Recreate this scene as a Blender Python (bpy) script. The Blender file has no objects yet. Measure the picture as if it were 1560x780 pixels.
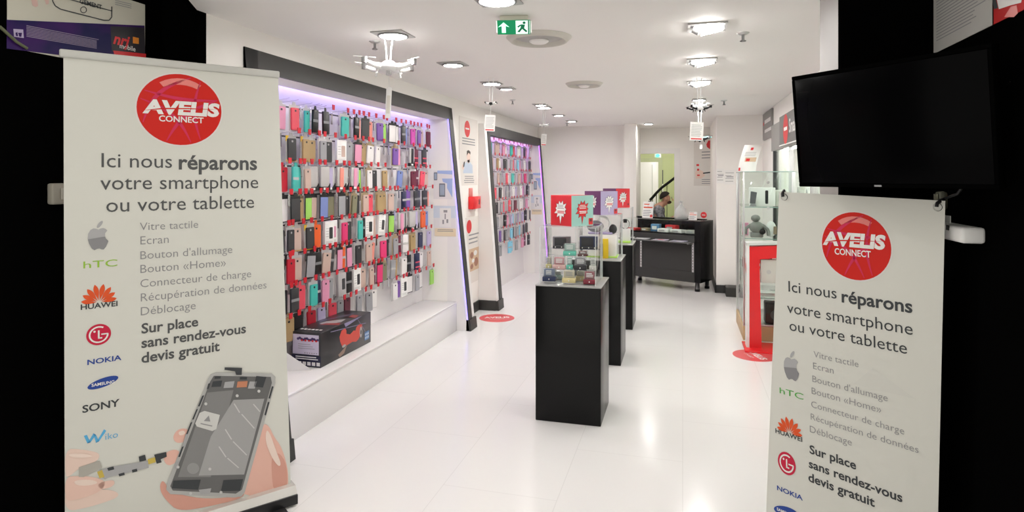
import bpy, bmesh, math, random
from mathutils import Vector, Matrix
random.seed(7)
R = math.radians
PI = math.pi
SC = bpy.context.scene
COL = SC.collection

# ------------------------------------------------------------------ camera, world, exposure
FPX, CAM_H, HORIZON, VPX = 940.0, 1.6, 270.0, 1040.0     # frame 1560 x 780
YAW = math.atan((VPX - 780) / FPX)
cy_, sy_ = math.cos(YAW), math.sin(YAW)
cam = bpy.data.cameras.new('camera')
cam.sensor_width = 36.0
cam.lens = 36.0 * FPX / 1560.0
cam.shift_y = -(390.0 - HORIZON) / 1560.0
cam.clip_start = 0.02
cam_ob = bpy.data.objects.new('camera', cam)
COL.objects.link(cam_ob)
cam_ob.location = (0, 0, CAM_H)
cam_ob.rotation_euler = (R(90), 0, YAW)
SC.camera = cam_ob
SC.view_settings.view_transform = 'Standard'
SC.view_settings.look = 'None'
SC.view_settings.gamma = 1.0
SC.view_settings.use_curve_mapping = False
SC.view_settings.exposure = 0.86
SC.cycles.use_denoising = True
SC.cycles.max_bounces = 12
SC.cycles.diffuse_bounces = 6
SC.cycles.transparent_max_bounces = 24
SC.cycles.sample_clamp_indirect = 6.0
wd = bpy.data.worlds.new('mall_light')
SC.world = wd
wd.use_nodes = True
wd.node_tree.nodes['Background'].inputs[0].default_value = (1.0, 0.96, 0.88, 1)
wd.node_tree.nodes['Background'].inputs[1].default_value = 0.64
LAMP_STRENGTH = 103.0
LED_STRENGTH = 2.2
COVE_STRENGTH = 6.5
CEIL = 2.45

# ------------------------------------------------------------------ where a sight line meets a real plane
def ray(u, v):
    x, z = (u - 780) / FPX, (HORIZON - v) / FPX
    return Vector((x * cy_ - sy_, x * sy_ + cy_, z))
def on_floor(u, v, z=0.0):
    d = ray(u, v); t = (z - CAM_H) / d.z
    return Vector((d.x * t, d.y * t, z))
def at_y(u, v, Y):
    d = ray(u, v); t = Y / d.y
    return Vector((d.x * t, Y, CAM_H + d.z * t))
def at_x(u, v, X):
    d = ray(u, v); t = X / d.x
    return Vector((X, d.y * t, CAM_H + d.z * t))
def hit(M, u, v):
    """local (x, z) where the sight line meets the local y=0 plane of M"""
    Mi = M.inverted()
    o = Mi @ Vector((0, 0, CAM_H)); d = Mi.to_3x3() @ ray(u, v)
    t = -o.y / d.y
    return (o.x + d.x * t, o.z + d.z * t)

# ------------------------------------------------------------------ materials
MATS = {}
def mat(name, col, rough=0.5, spec=0.5, metal=0.0, coat=0.0):
    if name in MATS: return MATS[name]
    m = bpy.data.materials.new(name); m.use_nodes = True
    b = m.node_tree.nodes['Principled BSDF']
    b.inputs['Base Color'].default_value = (*col, 1)
    b.inputs['Roughness'].default_value = rough
    b.inputs['Specular IOR Level'].default_value = spec
    b.inputs['Metallic'].default_value = metal
    b.inputs['Coat Weight'].default_value = coat
    MATS[name] = m
    return m
def emis(name, col, s):
    if name in MATS: return MATS[name]
    m = bpy.data.materials.new(name); m.use_nodes = True
    nt = m.node_tree; nt.nodes.clear()
    e = nt.nodes.new('ShaderNodeEmission'); o = nt.nodes.new('ShaderNodeOutputMaterial')
    e.inputs[0].default_value = (*col, 1); e.inputs[1].default_value = s
    nt.links.new(e.outputs[0], o.inputs[0]); MATS[name] = m
    return m
def glass(name, tint=(0.9, 0.97, 0.94), refl=0.06, haze=0.0):
    if name in MATS: return MATS[name]
    m = bpy.data.materials.new(name); m.use_nodes = True
    nt = m.node_tree; nt.nodes.clear()
    N = nt.nodes.new
    o = N('ShaderNodeOutputMaterial'); mx = N('ShaderNodeMixShader'); t = N('ShaderNodeBsdfTransparent'); g = N('ShaderNodeBsdfGlossy')
    f = N('ShaderNodeFresnel'); f.inputs[0].default_value = 1.33
    t.inputs[0].default_value = (*tint, 1); g.inputs['Roughness'].default_value = 0.03
    ge = N('ShaderNodeNewGeometry'); iv = N('ShaderNodeMath'); iv.operation = 'SUBTRACT'; iv.inputs[0].default_value = 1.0; ml = N('ShaderNodeMath'); ml.operation = 'MULTIPLY'
    nt.links.new(ge.outputs['Backfacing'], iv.inputs[1]); nt.links.new(f.outputs[0], ml.inputs[0]); nt.links.new(iv.outputs[0], ml.inputs[1])
    nt.links.new(ml.outputs[0], mx.inputs[0]); nt.links.new(t.outputs[0], mx.inputs[1]); nt.links.new(g.outputs[0], mx.inputs[2])
    if haze > 0:
        d = N('ShaderNodeBsdfDiffuse'); d.inputs[0].default_value = (0.9, 0.92, 0.92, 1)
        m2 = N('ShaderNodeMixShader'); m2.inputs[0].default_value = haze
        nt.links.new(mx.outputs[0], m2.inputs[1]); nt.links.new(d.outputs[0], m2.inputs[2]); nt.links.new(m2.outputs[0], o.inputs[0])
    else:
        nt.links.new(mx.outputs[0], o.inputs[0])
    MATS[name] = m
    return m
def noisy(name, c1, c2, scale=8.0, rough=0.5, spec=0.5):
    """two real tones of one surface, blotched by noise"""
    if name in MATS: return MATS[name]
    m = mat(name, c1, rough, spec); nt = m.node_tree
    n = nt.nodes.new('ShaderNodeTexNoise'); n.inputs['Scale'].default_value = scale
    tc = nt.nodes.new('ShaderNodeTexCoord'); r = nt.nodes.new('ShaderNodeValToRGB')
    r.color_ramp.elements[0].position = 0.4; r.color_ramp.elements[1].position = 0.6
    r.color_ramp.elements[0].color = (*c1, 1); r.color_ramp.elements[1].color = (*c2, 1)
    nt.links.new(tc.outputs['Object'], n.inputs['Vector']); nt.links.new(n.outputs['Fac'], r.inputs[0])
    nt.links.new(r.outputs[0], nt.nodes['Principled BSDF'].inputs['Base Color'])
    return m
def floor_mat():
    m = mat('floor_tiles', (0.9, 0.88, 0.87), 0.18, 0.28); nt = m.node_tree
    b = nt.nodes['Principled BSDF']
    tc = nt.nodes.new('ShaderNodeTexCoord'); mp = nt.nodes.new('ShaderNodeMapping')
    mp.inputs['Rotation'].default_value = (0, 0, R(90))
    br = nt.nodes.new('ShaderNodeTexBrick')
    br.inputs['Color1'].default_value = (0.78, 0.765, 0.755, 1); br.inputs['Color2'].default_value = (0.765, 0.75, 0.74, 1)
    br.inputs['Mortar'].default_value = (0.69, 0.675, 0.665, 1); br.inputs['Scale'].default_value = 1.0
    br.inputs['Mortar Size'].default_value = 0.0025; br.inputs['Brick Width'].default_value = 1.2; br.inputs['Row Height'].default_value = 0.6
    br.inputs['Mortar Smooth'].default_value = 0.3; br.offset = 0.5
    nt.links.new(tc.outputs['Object'], mp.inputs['Vector']); nt.links.new(mp.outputs[0], br.inputs['Vector'])
    nt.links.new(br.outputs['Color'], b.inputs['Base Color'])
    return m
WHITE = mat('wall_paint', (0.87, 0.845, 0.81), 0.6, 0.3)
CEILM = mat('ceiling_paint', (0.89, 0.865, 0.845), 0.7, 0.2)
PANELW = mat('white_laminate', (0.82, 0.80, 0.785), 0.3, 0.4)
BLACK = mat('black_matte', (0.0015, 0.0015, 0.0015), 0.95, 0.0)
CHAR = mat('charcoal_laminate', (0.035, 0.035, 0.033), 0.45, 0.4)
BLACKG = mat('black_laminate', (0.003, 0.003, 0.0033), 0.24, 0.22)
METAL = mat('brushed_steel', (0.62, 0.62, 0.62), 0.3, 0.5, 1.0)
CHROME = mat('chrome_wire', (0.75, 0.75, 0.76), 0.18, 0.5, 1.0)
PLASTICW = mat('white_plastic', (0.83, 0.83, 0.82), 0.3, 0.5)
PLASTICK = mat('black_plastic', (0.012, 0.012, 0.013), 0.4, 0.4)
PAPER = mat('white_paper', (0.84, 0.83, 0.81), 0.7, 0.2)
INK = mat('grey_ink', (0.30, 0.30, 0.31), 0.7, 0.1)
INKD = mat('dark_ink', (0.055, 0.06, 0.065), 0.6, 0.2)
INKL = mat('light_ink', (0.50, 0.50, 0.49), 0.7, 0.1)
REDP = mat('red_print', (0.66, 0.025, 0.03), 0.45, 0.4)
REDTAG = mat('red_tag', (0.55, 0.008, 0.02), 0.4, 0.4)
REDG = mat('red_gloss', (0.75, 0.02, 0.025), 0.25, 0.5)
CLEAR = glass('clear_acrylic', (0.985, 0.99, 0.988))
GLASSG = glass('green_glass', (0.945, 0.975, 0.96))

# ------------------------------------------------------------------ mesh builder
class MB:
    def __init__(s): s.v = []; s.f = []; s.sm = []
    def add(s, vs, fs, smooth=False):
        n = len(s.v); s.v += [tuple(p) for p in vs]; s.f += [tuple(i + n for i in f) for f in fs]; s.sm += [smooth] * len(fs); return s
    def box(s, x0, x1, y0, y1, z0, z1, M=None):
        vs = [(x0,y0,z0),(x1,y0,z0),(x1,y1,z0),(x0,y1,z0),(x0,y0,z1),(x1,y0,z1),(x1,y1,z1),(x0,y1,z1)]
        if M is not None: vs = [M @ Vector(p) for p in vs]
        return s.add(vs, [(3,2,1,0),(4,5,6,7),(0,1,5,4),(1,2,6,5),(2,3,7,6),(3,0,4,7)])
    def bbox(s, x0, x1, y0, y1, z0, z1, b=0.005, seg=2, M=None):
        """bevelled box"""
        bm = bmesh.new(); bmesh.ops.create_cube(bm, size=1.0)
        for q in bm.verts: q.co = Vector((x0 + (q.co.x + .5) * (x1 - x0), y0 + (q.co.y + .5) * (y1 - y0), z0 + (q.co.z + .5) * (z1 - z0)))
        b = min(b, (x1 - x0) * .49, (y1 - y0) * .49, (z1 - z0) * .49)
        bmesh.ops.bevel(bm, geom=bm.edges[:], offset=b, segments=seg, affect='EDGES', profile=0.5)
        bm.verts.index_update()
        vs = [q.co.copy() for q in bm.verts]; fs = [[q.index for q in f.verts] for f in bm.faces]; bm.free()
        if M is not None: vs = [M @ p for p in vs]
        return s.add(vs, fs, True)
    def prism(s, poly, y0, y1, axes='xz', smooth=False):
        """poly in the plane of `axes`, extruded along the third axis from y0 to y1"""
        n = len(poly)
        def P(p, t): return {'xz': (p[0], t, p[1]), 'xy': (p[0], p[1], t), 'yz': (t, p[0], p[1])}[axes]
        vs = [P(p, y0) for p in poly] + [P(p, y1) for p in poly]
        s.add(vs, [tuple(range(n)), tuple(range(2 * n - 1, n - 1, -1))])
        return s.add(vs, [(i, i + n, (i + 1) % n + n, (i + 1) % n) for i in range(n)], smooth)
    def lathe(s, prof, n=24, c=(0, 0, 0), sx=1, sy=1, M=None):
        vs = []; k = len(prof)
        for i in range(n):
            a = 2 * PI * i / n
            vs += [Vector((c[0] + r * math.cos(a) * sx, c[1] + r * math.sin(a) * sy, c[2] + z)) for r, z in prof]
        if M is not None: vs = [M @ p for p in vs]
        fs = [(i * k + j, ((i + 1) % n) * k + j, ((i + 1) % n) * k + j + 1, i * k + j + 1) for i in range(n) for j in range(k - 1)]
        return s.add(vs, fs, True)
    def cyl(s, c, r, z0, z1, n=20, r1=None, M=None):
        r1 = r if r1 is None else r1
        return s.lathe([(0.0001, z0), (r, z0), (r, z0), (r1, z1), (r1, z1), (0.0001, z1)], n, c, M=M)
    def tube(s, pts, r, n=8, cap=True):
        pts = [Vector(p) for p in pts]; vs = []
        rs = r if isinstance(r, (list, tuple)) else [r] * len(pts)
        up = None
        for i, p in enumerate(pts):
            t = (pts[min(i + 1, len(pts) - 1)] - pts[max(i - 1, 0)]).normalized()
            if up is None:
                up = t.orthogonal().normalized()
            up = (up - t * up.dot(t)).normalized() if (up - t * up.dot(t)).length > 1e-6 else t.orthogonal().normalized()
            w = t.cross(up)
            for j in range(n):
                a = 2 * PI * j / n; vs.append(p + (up * math.cos(a) + w * math.sin(a)) * rs[i])
        fs = [(i * n + j, i * n + (j + 1) % n, (i + 1) * n + (j + 1) % n, (i + 1) * n + j) for i in range(len(pts) - 1) for j in range(n)]
        s.add(vs, fs, True)
        if cap: s.add(vs[:n], [tuple(range(n - 1, -1, -1))]); s.add(vs[-n:], [tuple(range(n))])
        return s
    def ball(s, c, rx, ry, rz, n=16, k=10):
        return s.lathe([(max(1e-4, math.sin(PI * j / k)) * 1.0, -math.cos(PI * j / k) * rz) for j in range(k + 1)], n, c, rx, ry)
    def flat(s, poly, y):
        """one printed shape lying in the local front plane"""
        n = len(poly)
        a = sum(poly[i][0] * poly[(i + 1) % n][1] - poly[(i + 1) % n][0] * poly[i][1] for i in range(n))
        p = poly if a > 0 else poly[::-1]
        return s.add([(q[0], y, q[1]) for q in p], [tuple(range(n))])
    def mesh(s, name):
        me = bpy.data.meshes.new(name); me.from_pydata(s.v, [], s.f)
        me.polygons.foreach_set('use_smooth', s.sm)
        me.update()
        return me
def link(name, me, m=None, parent=None, loc=None, rot=None):
    o = bpy.data.objects.new(name, me); COL.objects.link(o)
    if m is not None:
        if not me.materials: me.materials.append(m)
        else:
            o.material_slots[0].link = 'OBJECT'; o.material_slots[0].material = m
    if parent is not None: o.parent = parent
    if loc is not None: o.location = loc
    if rot is not None: o.rotation_euler = rot
    return o
def obj(name, mb, m, parent=None, loc=None, rot=None):
    return link(name, mb.mesh(name) if isinstance(mb, MB) else mb, m, parent, loc, rot)
def tag(o, label, cat, group=None, kind=None):
    o['label'] = label; o['category'] = cat
    if group: o['group'] = group
    if kind: o['kind'] = kind
    return o
def thing(name, label, cat, loc=(0, 0, 0), rz=0.0, group=None, tilt=0.0):
    o = bpy.data.objects.new(name, None); COL.objects.link(o); o.empty_display_size = 0.05
    o.location = loc; o.rotation_euler = (tilt, 0, rz)
    return tag(o, label, cat, group)
def MX(o):
    return Matrix.Translation(o.location) @ o.rotation_euler.to_matrix().to_4x4()
def struct(name, mb, m, parent=None):
    o = obj(name, mb, m, parent)
    if parent is None: o['kind'] = 'structure'
    return o
def rect(x0, x1, z0, z1): return [(x0, z0), (x1, z0), (x1, z1), (x0, z1)]
def disc(cx, cz, rx, rz=None, n=32, a0=0.0):
    rz = rx if rz is None else rz
    return [(cx + rx * math.cos(a0 + 2 * PI * i / n), cz + rz * math.sin(a0 + 2 * PI * i / n)) for i in range(n)]
def rrect(x0, x1, z0, z1, r, k=5):
    out = []
    for cx, cz, a in ((x1 - r, z0 + r, -90), (x1 - r, z1 - r, 0), (x0 + r, z1 - r, 90), (x0 + r, z0 + r, 180)):
        out += [(cx + r * math.cos(R(a + 90 * i / k)), cz + r * math.sin(R(a + 90 * i / k))) for i in range(k + 1)]
    return out
def printed(name, polys, m, parent, layer=1, y0=0.0):
    """printed shapes; shapes standing well apart become pieces of their own"""
    groups = []
    for p in polys:
        b = [min(q[0] for q in p), max(q[0] for q in p), min(q[1] for q in p), max(q[1] for q in p)]
        near = [g for g in groups if any(max(b[0] - c[1], c[0] - b[1], b[2] - c[3], c[2] - b[3]) <= max(.012, .35 * max(b[1] - b[0], b[3] - b[2])) for c in g[1])]
        g = ([p], [b])
        for n_ in near: g[0].extend(n_[0]); g[1].extend(n_[1]); groups.remove(n_)
        groups.append(g)
    o = None
    for g in groups:
        mb = MB()
        for p in g[0]: mb.flat(p, y0 - 0.0006 * layer)
        o = obj(name, mb, m, parent)
    return o
def bars(x0, x1, z0, z1, n, rag=0.25, fill=0.45, center=False):
    """lines of print too small to read"""
    out = []; h = (z1 - z0) / n
    for i in range(n):
        w = (x1 - x0) * (1 - rag * random.random()); z = z1 - (i + 1) * h
        a = x0 + ((x1 - x0) - w) / 2 if center else x0
        out.append(rect(a, a + w, z + h * (1 - fill) / 2, z + h * (1 + fill) / 2))
    return out
_TX = {}
def text_mesh(s, bold=0.0, space=1.0):
    k = (s, bold, space)
    if k in _TX: return _TX[k]
    cu = bpy.data.curves.new('lettering', 'FONT'); cu.body = s; cu.size = 1.0; cu.offset = bold; cu.space_character = space; cu.resolution_u = 3
    o = bpy.data.objects.new('lettering', cu); COL.objects.link(o)
    dg = bpy.context.evaluated_depsgraph_get(); dg.update()
    me = bpy.data.meshes.new_from_object(o.evaluated_get(dg))
    COL.objects.unlink(o); bpy.data.objects.remove(o)
    pts = [(q.co.x, q.co.y) for q in me.vertices]; fs = [tuple(p.vertices) for p in me.polygons]
    x0 = min(p[0] for p in pts); x1 = max(p[0] for p in pts)
    _TX[k] = ([(p[0] - x0, p[1]) for p in pts], fs, x1 - x0)
    return _TX[k]
def lettering(s, x0, z0, x1, m, parent, layer=2, bold=0.0, ys=None, cap=None, space=1.0, slant=0.0, y0=0.0, name='lettering', squash=1.0):
    """text with its baseline start at local (x0, z0), as wide as x1 - x0; cap: capital height in metres"""
    pts, fs, w = text_mesh(s, bold, space)
    k = (x1 - x0) / w; kz = k * squash if cap is None else cap / max(q[1] for q in pts)
    y = y0 - 0.0006 * layer; words_ = []
    for f in sorted(fs, key=lambda f: min(pts[q][0] for q in f)):
        a, b = min(pts[q][0] for q in f), max(pts[q][0] for q in f)
        if words_ and a <= words_[-1][0] + .20: words_[-1][1].append(f); words_[-1][0] = max(words_[-1][0], b)
        else: words_.append([b, [f]])
    o = None
    for _, ff in words_:
        ids = sorted({q for f in ff for q in f}); ix = {q: n_ for n_, q in enumerate(ids)}
        o = obj(name, MB().add([(x0 + pts[q][0] * k + pts[q][1] * kz * slant, y, z0 + pts[q][1] * kz) for q in ids], [tuple(ix[q] for q in f) for f in ff]), m, parent)
    return o

# ------------------------------------------------------------------ the room
WX, NX, NX2 = -2.38, -2.66, -2.57       # wall face, back of the near niche, back of the far niche
RX = 1.05                               # face of the wall with the glazed cabinets
struct('floor', MB().box(-3.4, 2.6, -1.5, 14.0, -0.1, 0.0), floor_mat())
struct('ceiling', MB().prism([(-3.0, 2.605), (-2.385, 2.605), (-2.2, 2.3), (-2.0, 1.9), (1.6, 1.9), (1.6, 14.0), (-3.0, 14.0)], CEIL, CEIL + 0.1, 'xy'), CEILM)
w = MB()
w.box(-2.80, WX, 2.66, 2.97, 0, CEIL); w.box(-2.80, WX, 6.06, 7.22, 0, CEIL); w.box(-2.80, WX, 10.02, 10.30, 0, CEIL)
for ya, yb, nx, zs in ((2.97, 6.06, NX, 2.21), (7.22, 10.02, NX2, 2.14)):
    w.box(nx + .07, WX, ya, yb, zs, CEIL); w.box(-2.80, nx, ya, yb, zs + .10, CEIL); w.box(nx, nx + .07, ya, yb, zs + .10, CEIL)
struct('wall_left', w, WHITE)
def slat_mat(name, step, z0):
    m = mat(name, (0.80, 0.775, 0.765), 0.35, 0.4); nt = m.node_tree; b = nt.nodes['Principled BSDF']
    g = nt.nodes.new('ShaderNodeNewGeometry'); sp = nt.nodes.new('ShaderNodeSeparateXYZ')
    a = nt.nodes.new('ShaderNodeMath'); a.operation = 'SUBTRACT'; a.inputs[1].default_value = z0
    d = nt.nodes.new('ShaderNodeMath'); d.operation = 'FLOORED_MODULO'; d.inputs[1].default_value = step
    c = nt.nodes.new('ShaderNodeMath'); c.operation = 'LESS_THAN'; c.inputs[1].default_value = 0.011
    lo = nt.nodes.new('ShaderNodeMath'); lo.operation = 'GREATER_THAN'; lo.inputs[1].default_value = 0.62
    mu = nt.nodes.new('ShaderNodeMath'); mu.operation = 'MULTIPLY'
    mx = nt.nodes.new('ShaderNodeMix'); mx.data_type = 'RGBA'
    mx.inputs['A'].default_value = (0.80, 0.775, 0.765, 1); mx.inputs['B'].default_value = (0.03, 0.03, 0.035, 1)
    L = nt.links.new
    L(g.outputs['Position'], sp.inputs[0]); L(sp.outputs['Z'], a.inputs[0]); L(a.outputs[0], d.inputs[0]); L(d.outputs[0], c.inputs[0])
    L(sp.outputs['Z'], lo.inputs[0]); L(c.outputs[0], mu.inputs[0]); L(lo.outputs[0], mu.inputs[1])
    L(mu.outputs[0], mx.inputs['Factor']); L(mx.outputs['Result'], b.inputs['Base Color'])
    return m
ROW0, ROWS = 2.17, 0.206                # height of the top row of hooks, drop from row to row
SLAT = slat_mat('slatwall_panel', ROWS, ROW0 - 0.085)
struct('wall_niche_near', MB().box(-2.80, NX, 2.97, 6.06, 0, 2.31), SLAT)
struct('wall_niche_far', MB().box(-2.80, NX2, 7.22, 10.02, 0, 2.24), SLAT)
w = MB(); w.box(-2.80, -0.90, 10.25, 10.40, 0, CEIL)
struct('wall_back', w, WHITE)
struct('column', MB().box(-0.90, -0.71, 9.95, 11.0, 0, CEIL), WHITE)
w = MB(); w.box(-0.71, -0.78, 11.0, 11.12, 0, CEIL) if False else None
w.box(-0.90, -0.785, 11.0, 11.12, 0, CEIL); w.box(-0.12, 1.6, 11.0, 11.12, 0, CEIL); w.box(-0.785, -0.12, 11.0, 11.12, 2.01, CEIL)
struct('wall_rear', w, WHITE)
w = MB(); w.box(-0.785, -0.765, 10.985, 11.13, 0, 2.01); w.box(-0.14, -0.04, 10.985, 11.0, 0, 2.10); w.box(-0.14, -0.12, 11.0, 11.13, 0, 2.01); w.box(-0.90 + 0.19, -0.14, 10.985, 11.0, 2.01, 2.10)
struct('trim_1', w, PANELW)
struct('wall_right_rear', MB().box(0.45, 1.6, 9.0, 10.999, 0, CEIL), WHITE)
# wall with the glazed showcase: opening Y 3.4..7.8, z 0.55..1.93
w = MB()
w.box(RX, 1.5, 3.17, 3.4, 0, CEIL); w.box(RX, 1.5, 7.8, 9.0, 0, CEIL); w.box(RX, 1.5, 3.4, 7.8, 1.93, CEIL); w.box(RX, 1.5, 3.4, 7.8, 0, 0.5); w.box(1.4, 1.5, 3.4, 7.8, 0.5, 1.93)
struct('wall_right', w, WHITE)
struct('wall_pilaster', MB().box(0.62, 1.5, 2.82, 3.17, 0, CEIL + 0.3), mat('pilaster_grey', (0.28, 0.262, 0.245), 0.5, 0.3))
# black shop front outside: sides towards the passage
w = MB(); w.box(0.62, 1.5, 2.78, 2.82, 0, 3.0); w.box(0.95, 1.5, 0.9, 2.78, 0, 3.0)
struct('wall_front_right', w, BLACK)
w = MB(); w.box(-3.4, -2.6, 0.9, 2.66, 0, 3.2); w.box(-2.6, WX, 2.60, 2.66, 0, 3.2)
w.prism([(-2.385, 2.605), (-2.20, 2.30), (-2.0, 1.90), (-2.03, 1.885), (-2.23, 2.285), (-2.415, 2.59), (-2.415, 2.605)], CEIL, CEIL + .25, 'xy')
struct('wall_front_left', w, BLACK)
# green corridor behind the doorway
GREENW = mat('green_wall', (0.46, 0.50, 0.27), 0.6, 0.3)
w = MB(); w.box(-2.2, 1.2, 13.2, 13.3, 0, CEIL); w.box(-2.3, -2.2, 11.12, 13.3, 0, CEIL); w.box(1.2, 1.3, 11.12, 13.3, 0, CEIL)
struct('wall_corridor', w, GREENW)
w = MB(); dx0, dx1 = at_y(976, 300, 13.2).x, at_y(1003, 300, 13.2).x
ztop = at_y(990, 247, 13.2).z
struct('trim_2', MB().box(dx0 - .08, dx0, 13.17, 13.2, 0, ztop + .08).box(dx1, dx1 + .08, 13.17, 13.2, 0, ztop + .08).box(dx0, dx1, 13.17, 13.2, ztop, ztop + .08), mat('green_trim', (0.40, 0.43, 0.25), 0.5))
d = struct('door_1', MB().bbox(dx0, dx1, 13.15, 13.195, 0.01, ztop, 0.005), PANELW)
struct('door_stile', MB().bbox(dx0 + (dx1 - dx0) * .64, dx0 + (dx1 - dx0) * .68, 13.14, 13.15, 0.05, ztop - .05, 0.003), mat('door_joint', (0.5, 0.5, 0.46), 0.5), d)
struct('door_handle', MB().bbox(dx1 - .09, dx1 - .06, 13.10, 13.15, 0.95, 1.07, 0.005), METAL, d)
# skirting boards
def skirt(name, boxes):
    mb = MB()
    for b in boxes: mb.bbox(*b, 0.004)
    struct(name, mb, CHAR)
skirt('baseboard_left', [(WX, WX + .018, 6.30, 7.07, 0, .12), (WX, -2.155, 7.062, 7.082, 0, .12)])
skirt('baseboard_right', [(0.43, 0.70, 8.98, 9.0, 0, .11), (0.432, 0.45, 8.98, 10.9, 0, .11), (0.56, 0.78, 8.72, 8.98, 0, .12)])

# leaning surrounds of the two display niches (foot further out than the head)
COVE = {3: (.42, .34, 1.0), 4: (.62, .30, 1.0)}
BLEDN = emis('blue_led', (0.22, 0.18, 1.0), LED_STRENGTH)
BLEDF = emis('violet_led', (0.40, 0.12, 1.0), LED_STRENGTH)
def surround(n, ya, yb, xf, xt, zt, inA, inB, wb, led, wa=None):
    wa = wb if wa is None else wa
    """front plane from (xf, 0) up to (xt, zt); black jambs, white outer borders, black head, black feet"""
    def X(z): return xf + (xt - xf) * z / zt
    wt = MB(); bk = MB()
    def jamb(mb, y0, y1, off, z0, z1, back):
        mb.prism([(back, z0), (X(z0) + off, z0), (X(z1) + off, z1), (min(back, X(z1)), z1)], y0, y1, 'xz')
    jamb(wt, ya - wa, inA, -0.008, 0, zt, WX); jamb(wt, inB, yb + wb, -0.008, 0, zt, WX)
    hz = zt - 0.125
    jamb(bk, ya, inA - .004, 0.0, 0, zt, X(zt) - .006 if False else WX - .0); jamb(bk, inB + .004, yb, 0.0, 0, zt, WX)
    bk.prism([(WX + .001, hz), (X(hz), hz), (X(zt), zt), (WX + .001, zt)], ya, yb, 'xz')
    for a, b in ((ya - wa - .004, inA), (inB, yb + wb + .004)):
        jamb(bk, a, b, 0.012, 0, 0.115, X(0.1) - .03)
    o = struct('trim_%d' % n, bk, CHAR)
    struct('white_cheek', wt, PANELW, o)
    t = MB()
    for y, s in ((inB, -1), (inA, 1)):
        t.prism([(X(.12) - .018, .12), (X(.12) - .008, .12), (X(hz) - .008, hz), (X(hz) - .018, hz)], y + s * .006, y, 'xz')
    struct('led_strip', t, led, o)
    nx, zs = (NX, 2.21) if n == 3 else (NX2, 2.14)
    struct('cove_led_strip', MB().box(nx + .015, nx + .055, inA + .05, inB - .05, zs + .085, zs + .099), emis(led.name + '_cove', COVE[n], COVE_STRENGTH), o)
    return X
XN = surround(3, 2.94, 6.17, -2.13, -2.372, 2.335, 3.05, 6.06, 0.09, BLEDN, 0.0)
XF = surround(4, 7.17, 10.12, -2.13, -2.30, 2.25, 7.29, 10.02, 0.09, BLEDF)

# ------------------------------------------------------------------ ceiling things
LAMP = emis('lamp_glow', (1.0, 0.97, 0.94), LAMP_STRENGTH)
TRIMW = mat('lamp_trim', (0.44, 0.43, 0.42), 0.5, 0.4)
TRIMG = mat('lamp_trim_grey', (0.28, 0.28, 0.28), 0.5, 0.4)
def downlight(u, v, s, r, label, group, square=True):
    p = on_floor(u, v, CEIL)
    t = thing('ceiling_downlight', label, 'ceiling light', (p.x, p.y, CEIL), 0, group)
    mb = MB()
    if square:
        mb.bbox(-s, s, -s, s, -.008, 0, .003)
        obj('trim_plate', mb, TRIMW, t)
    rg = MB().lathe([(r + .012, -.008), (r + .014, -.016), (r + .002, -.018), (r, -.009)], 32)
    obj('rim', rg, TRIMG, t)
    obj('diffuser', MB().cyl((0, 0, 0), r, -.012, -.0085, 32), LAMP, t)
    return t
DL = [(757, -2, .105, .082, 'downlight cut by the top edge of the picture, above the green exit sign'),
      (599, 52, .10, .078, 'square downlight above the large white drone'),
      (690, 97, .095, .068, 'square downlight beyond the large white drone, over the first case wall'),
      (749, 126, .085, .075, 'downlight from which the second small drone hangs'),
      (771, 134, .08, .052, 'small downlight just behind the second hanging drone'),
      (823, 159, .08, .055, 'small downlight just in front of the third hanging drone'),
      (829, 163, .085, .075, 'downlight from which the third small drone hangs'),
      (851, 175, .08, .062, 'downlight between the third drone and the rear wall'),
      (871, 184, .08, .062, 'last downlight of the row over the case walls, near the rear wall'),
      (1065, 151, .07, .065, 'small downlight directly above the black and white drone'),
      (1066, 158, .07, .075, 'downlight just behind the black and white drone'),
      (988, 188, .07, .065, 'small downlight in front of the doorway by the column'),
      (1022, 196.5, .065, .06, 'small downlight closest to the doorway behind the counter')]
for u, v, s, r, lb in DL: downlight(u, v, s, r, lb, 'recessed ceiling downlights')
for u, v, lb in ((1077, 40, 'nearest tilted wall washer lamp, by the sprinkler'), (1069, 92, 'middle tilted wall washer lamp of the three'), (1065, 125, 'tilted wall washer lamp from which the black and white drone hangs')):
    p = on_floor(u, v, CEIL)
    t = thing('wall_washer_lamp', lb, 'ceiling light', (p.x, p.y, CEIL), 0, 'square wall washer lamps')
    obj('frame', MB().box(-.105, .105, -.1, -.085, -.01, 0).box(-.105, .105, .085, .1, -.01, 0).box(-.105, -.09, -.085, .085, -.01, 0).box(.09, .105, -.085, .085, -.01, 0), TRIMW, t)
    obj('housing', MB().box(-.09, .09, -.085, .085, -.002, 0), mat('lamp_housing', (.06, .06, .06), .6), t)
    obj('reflector', MB().prism([(-.03, -.035), (.0, -.004), (.085, -.004), (.085, -.012)], -.08, .08, 'xz'), emis('washer_glow', (1.0, .97, .94), 62.0), t)
    obj('lamp_body', MB().tube([(-.075, 0, -.01), (-.04, 0, -.03)], .022, 12), TRIMG, t)
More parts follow.
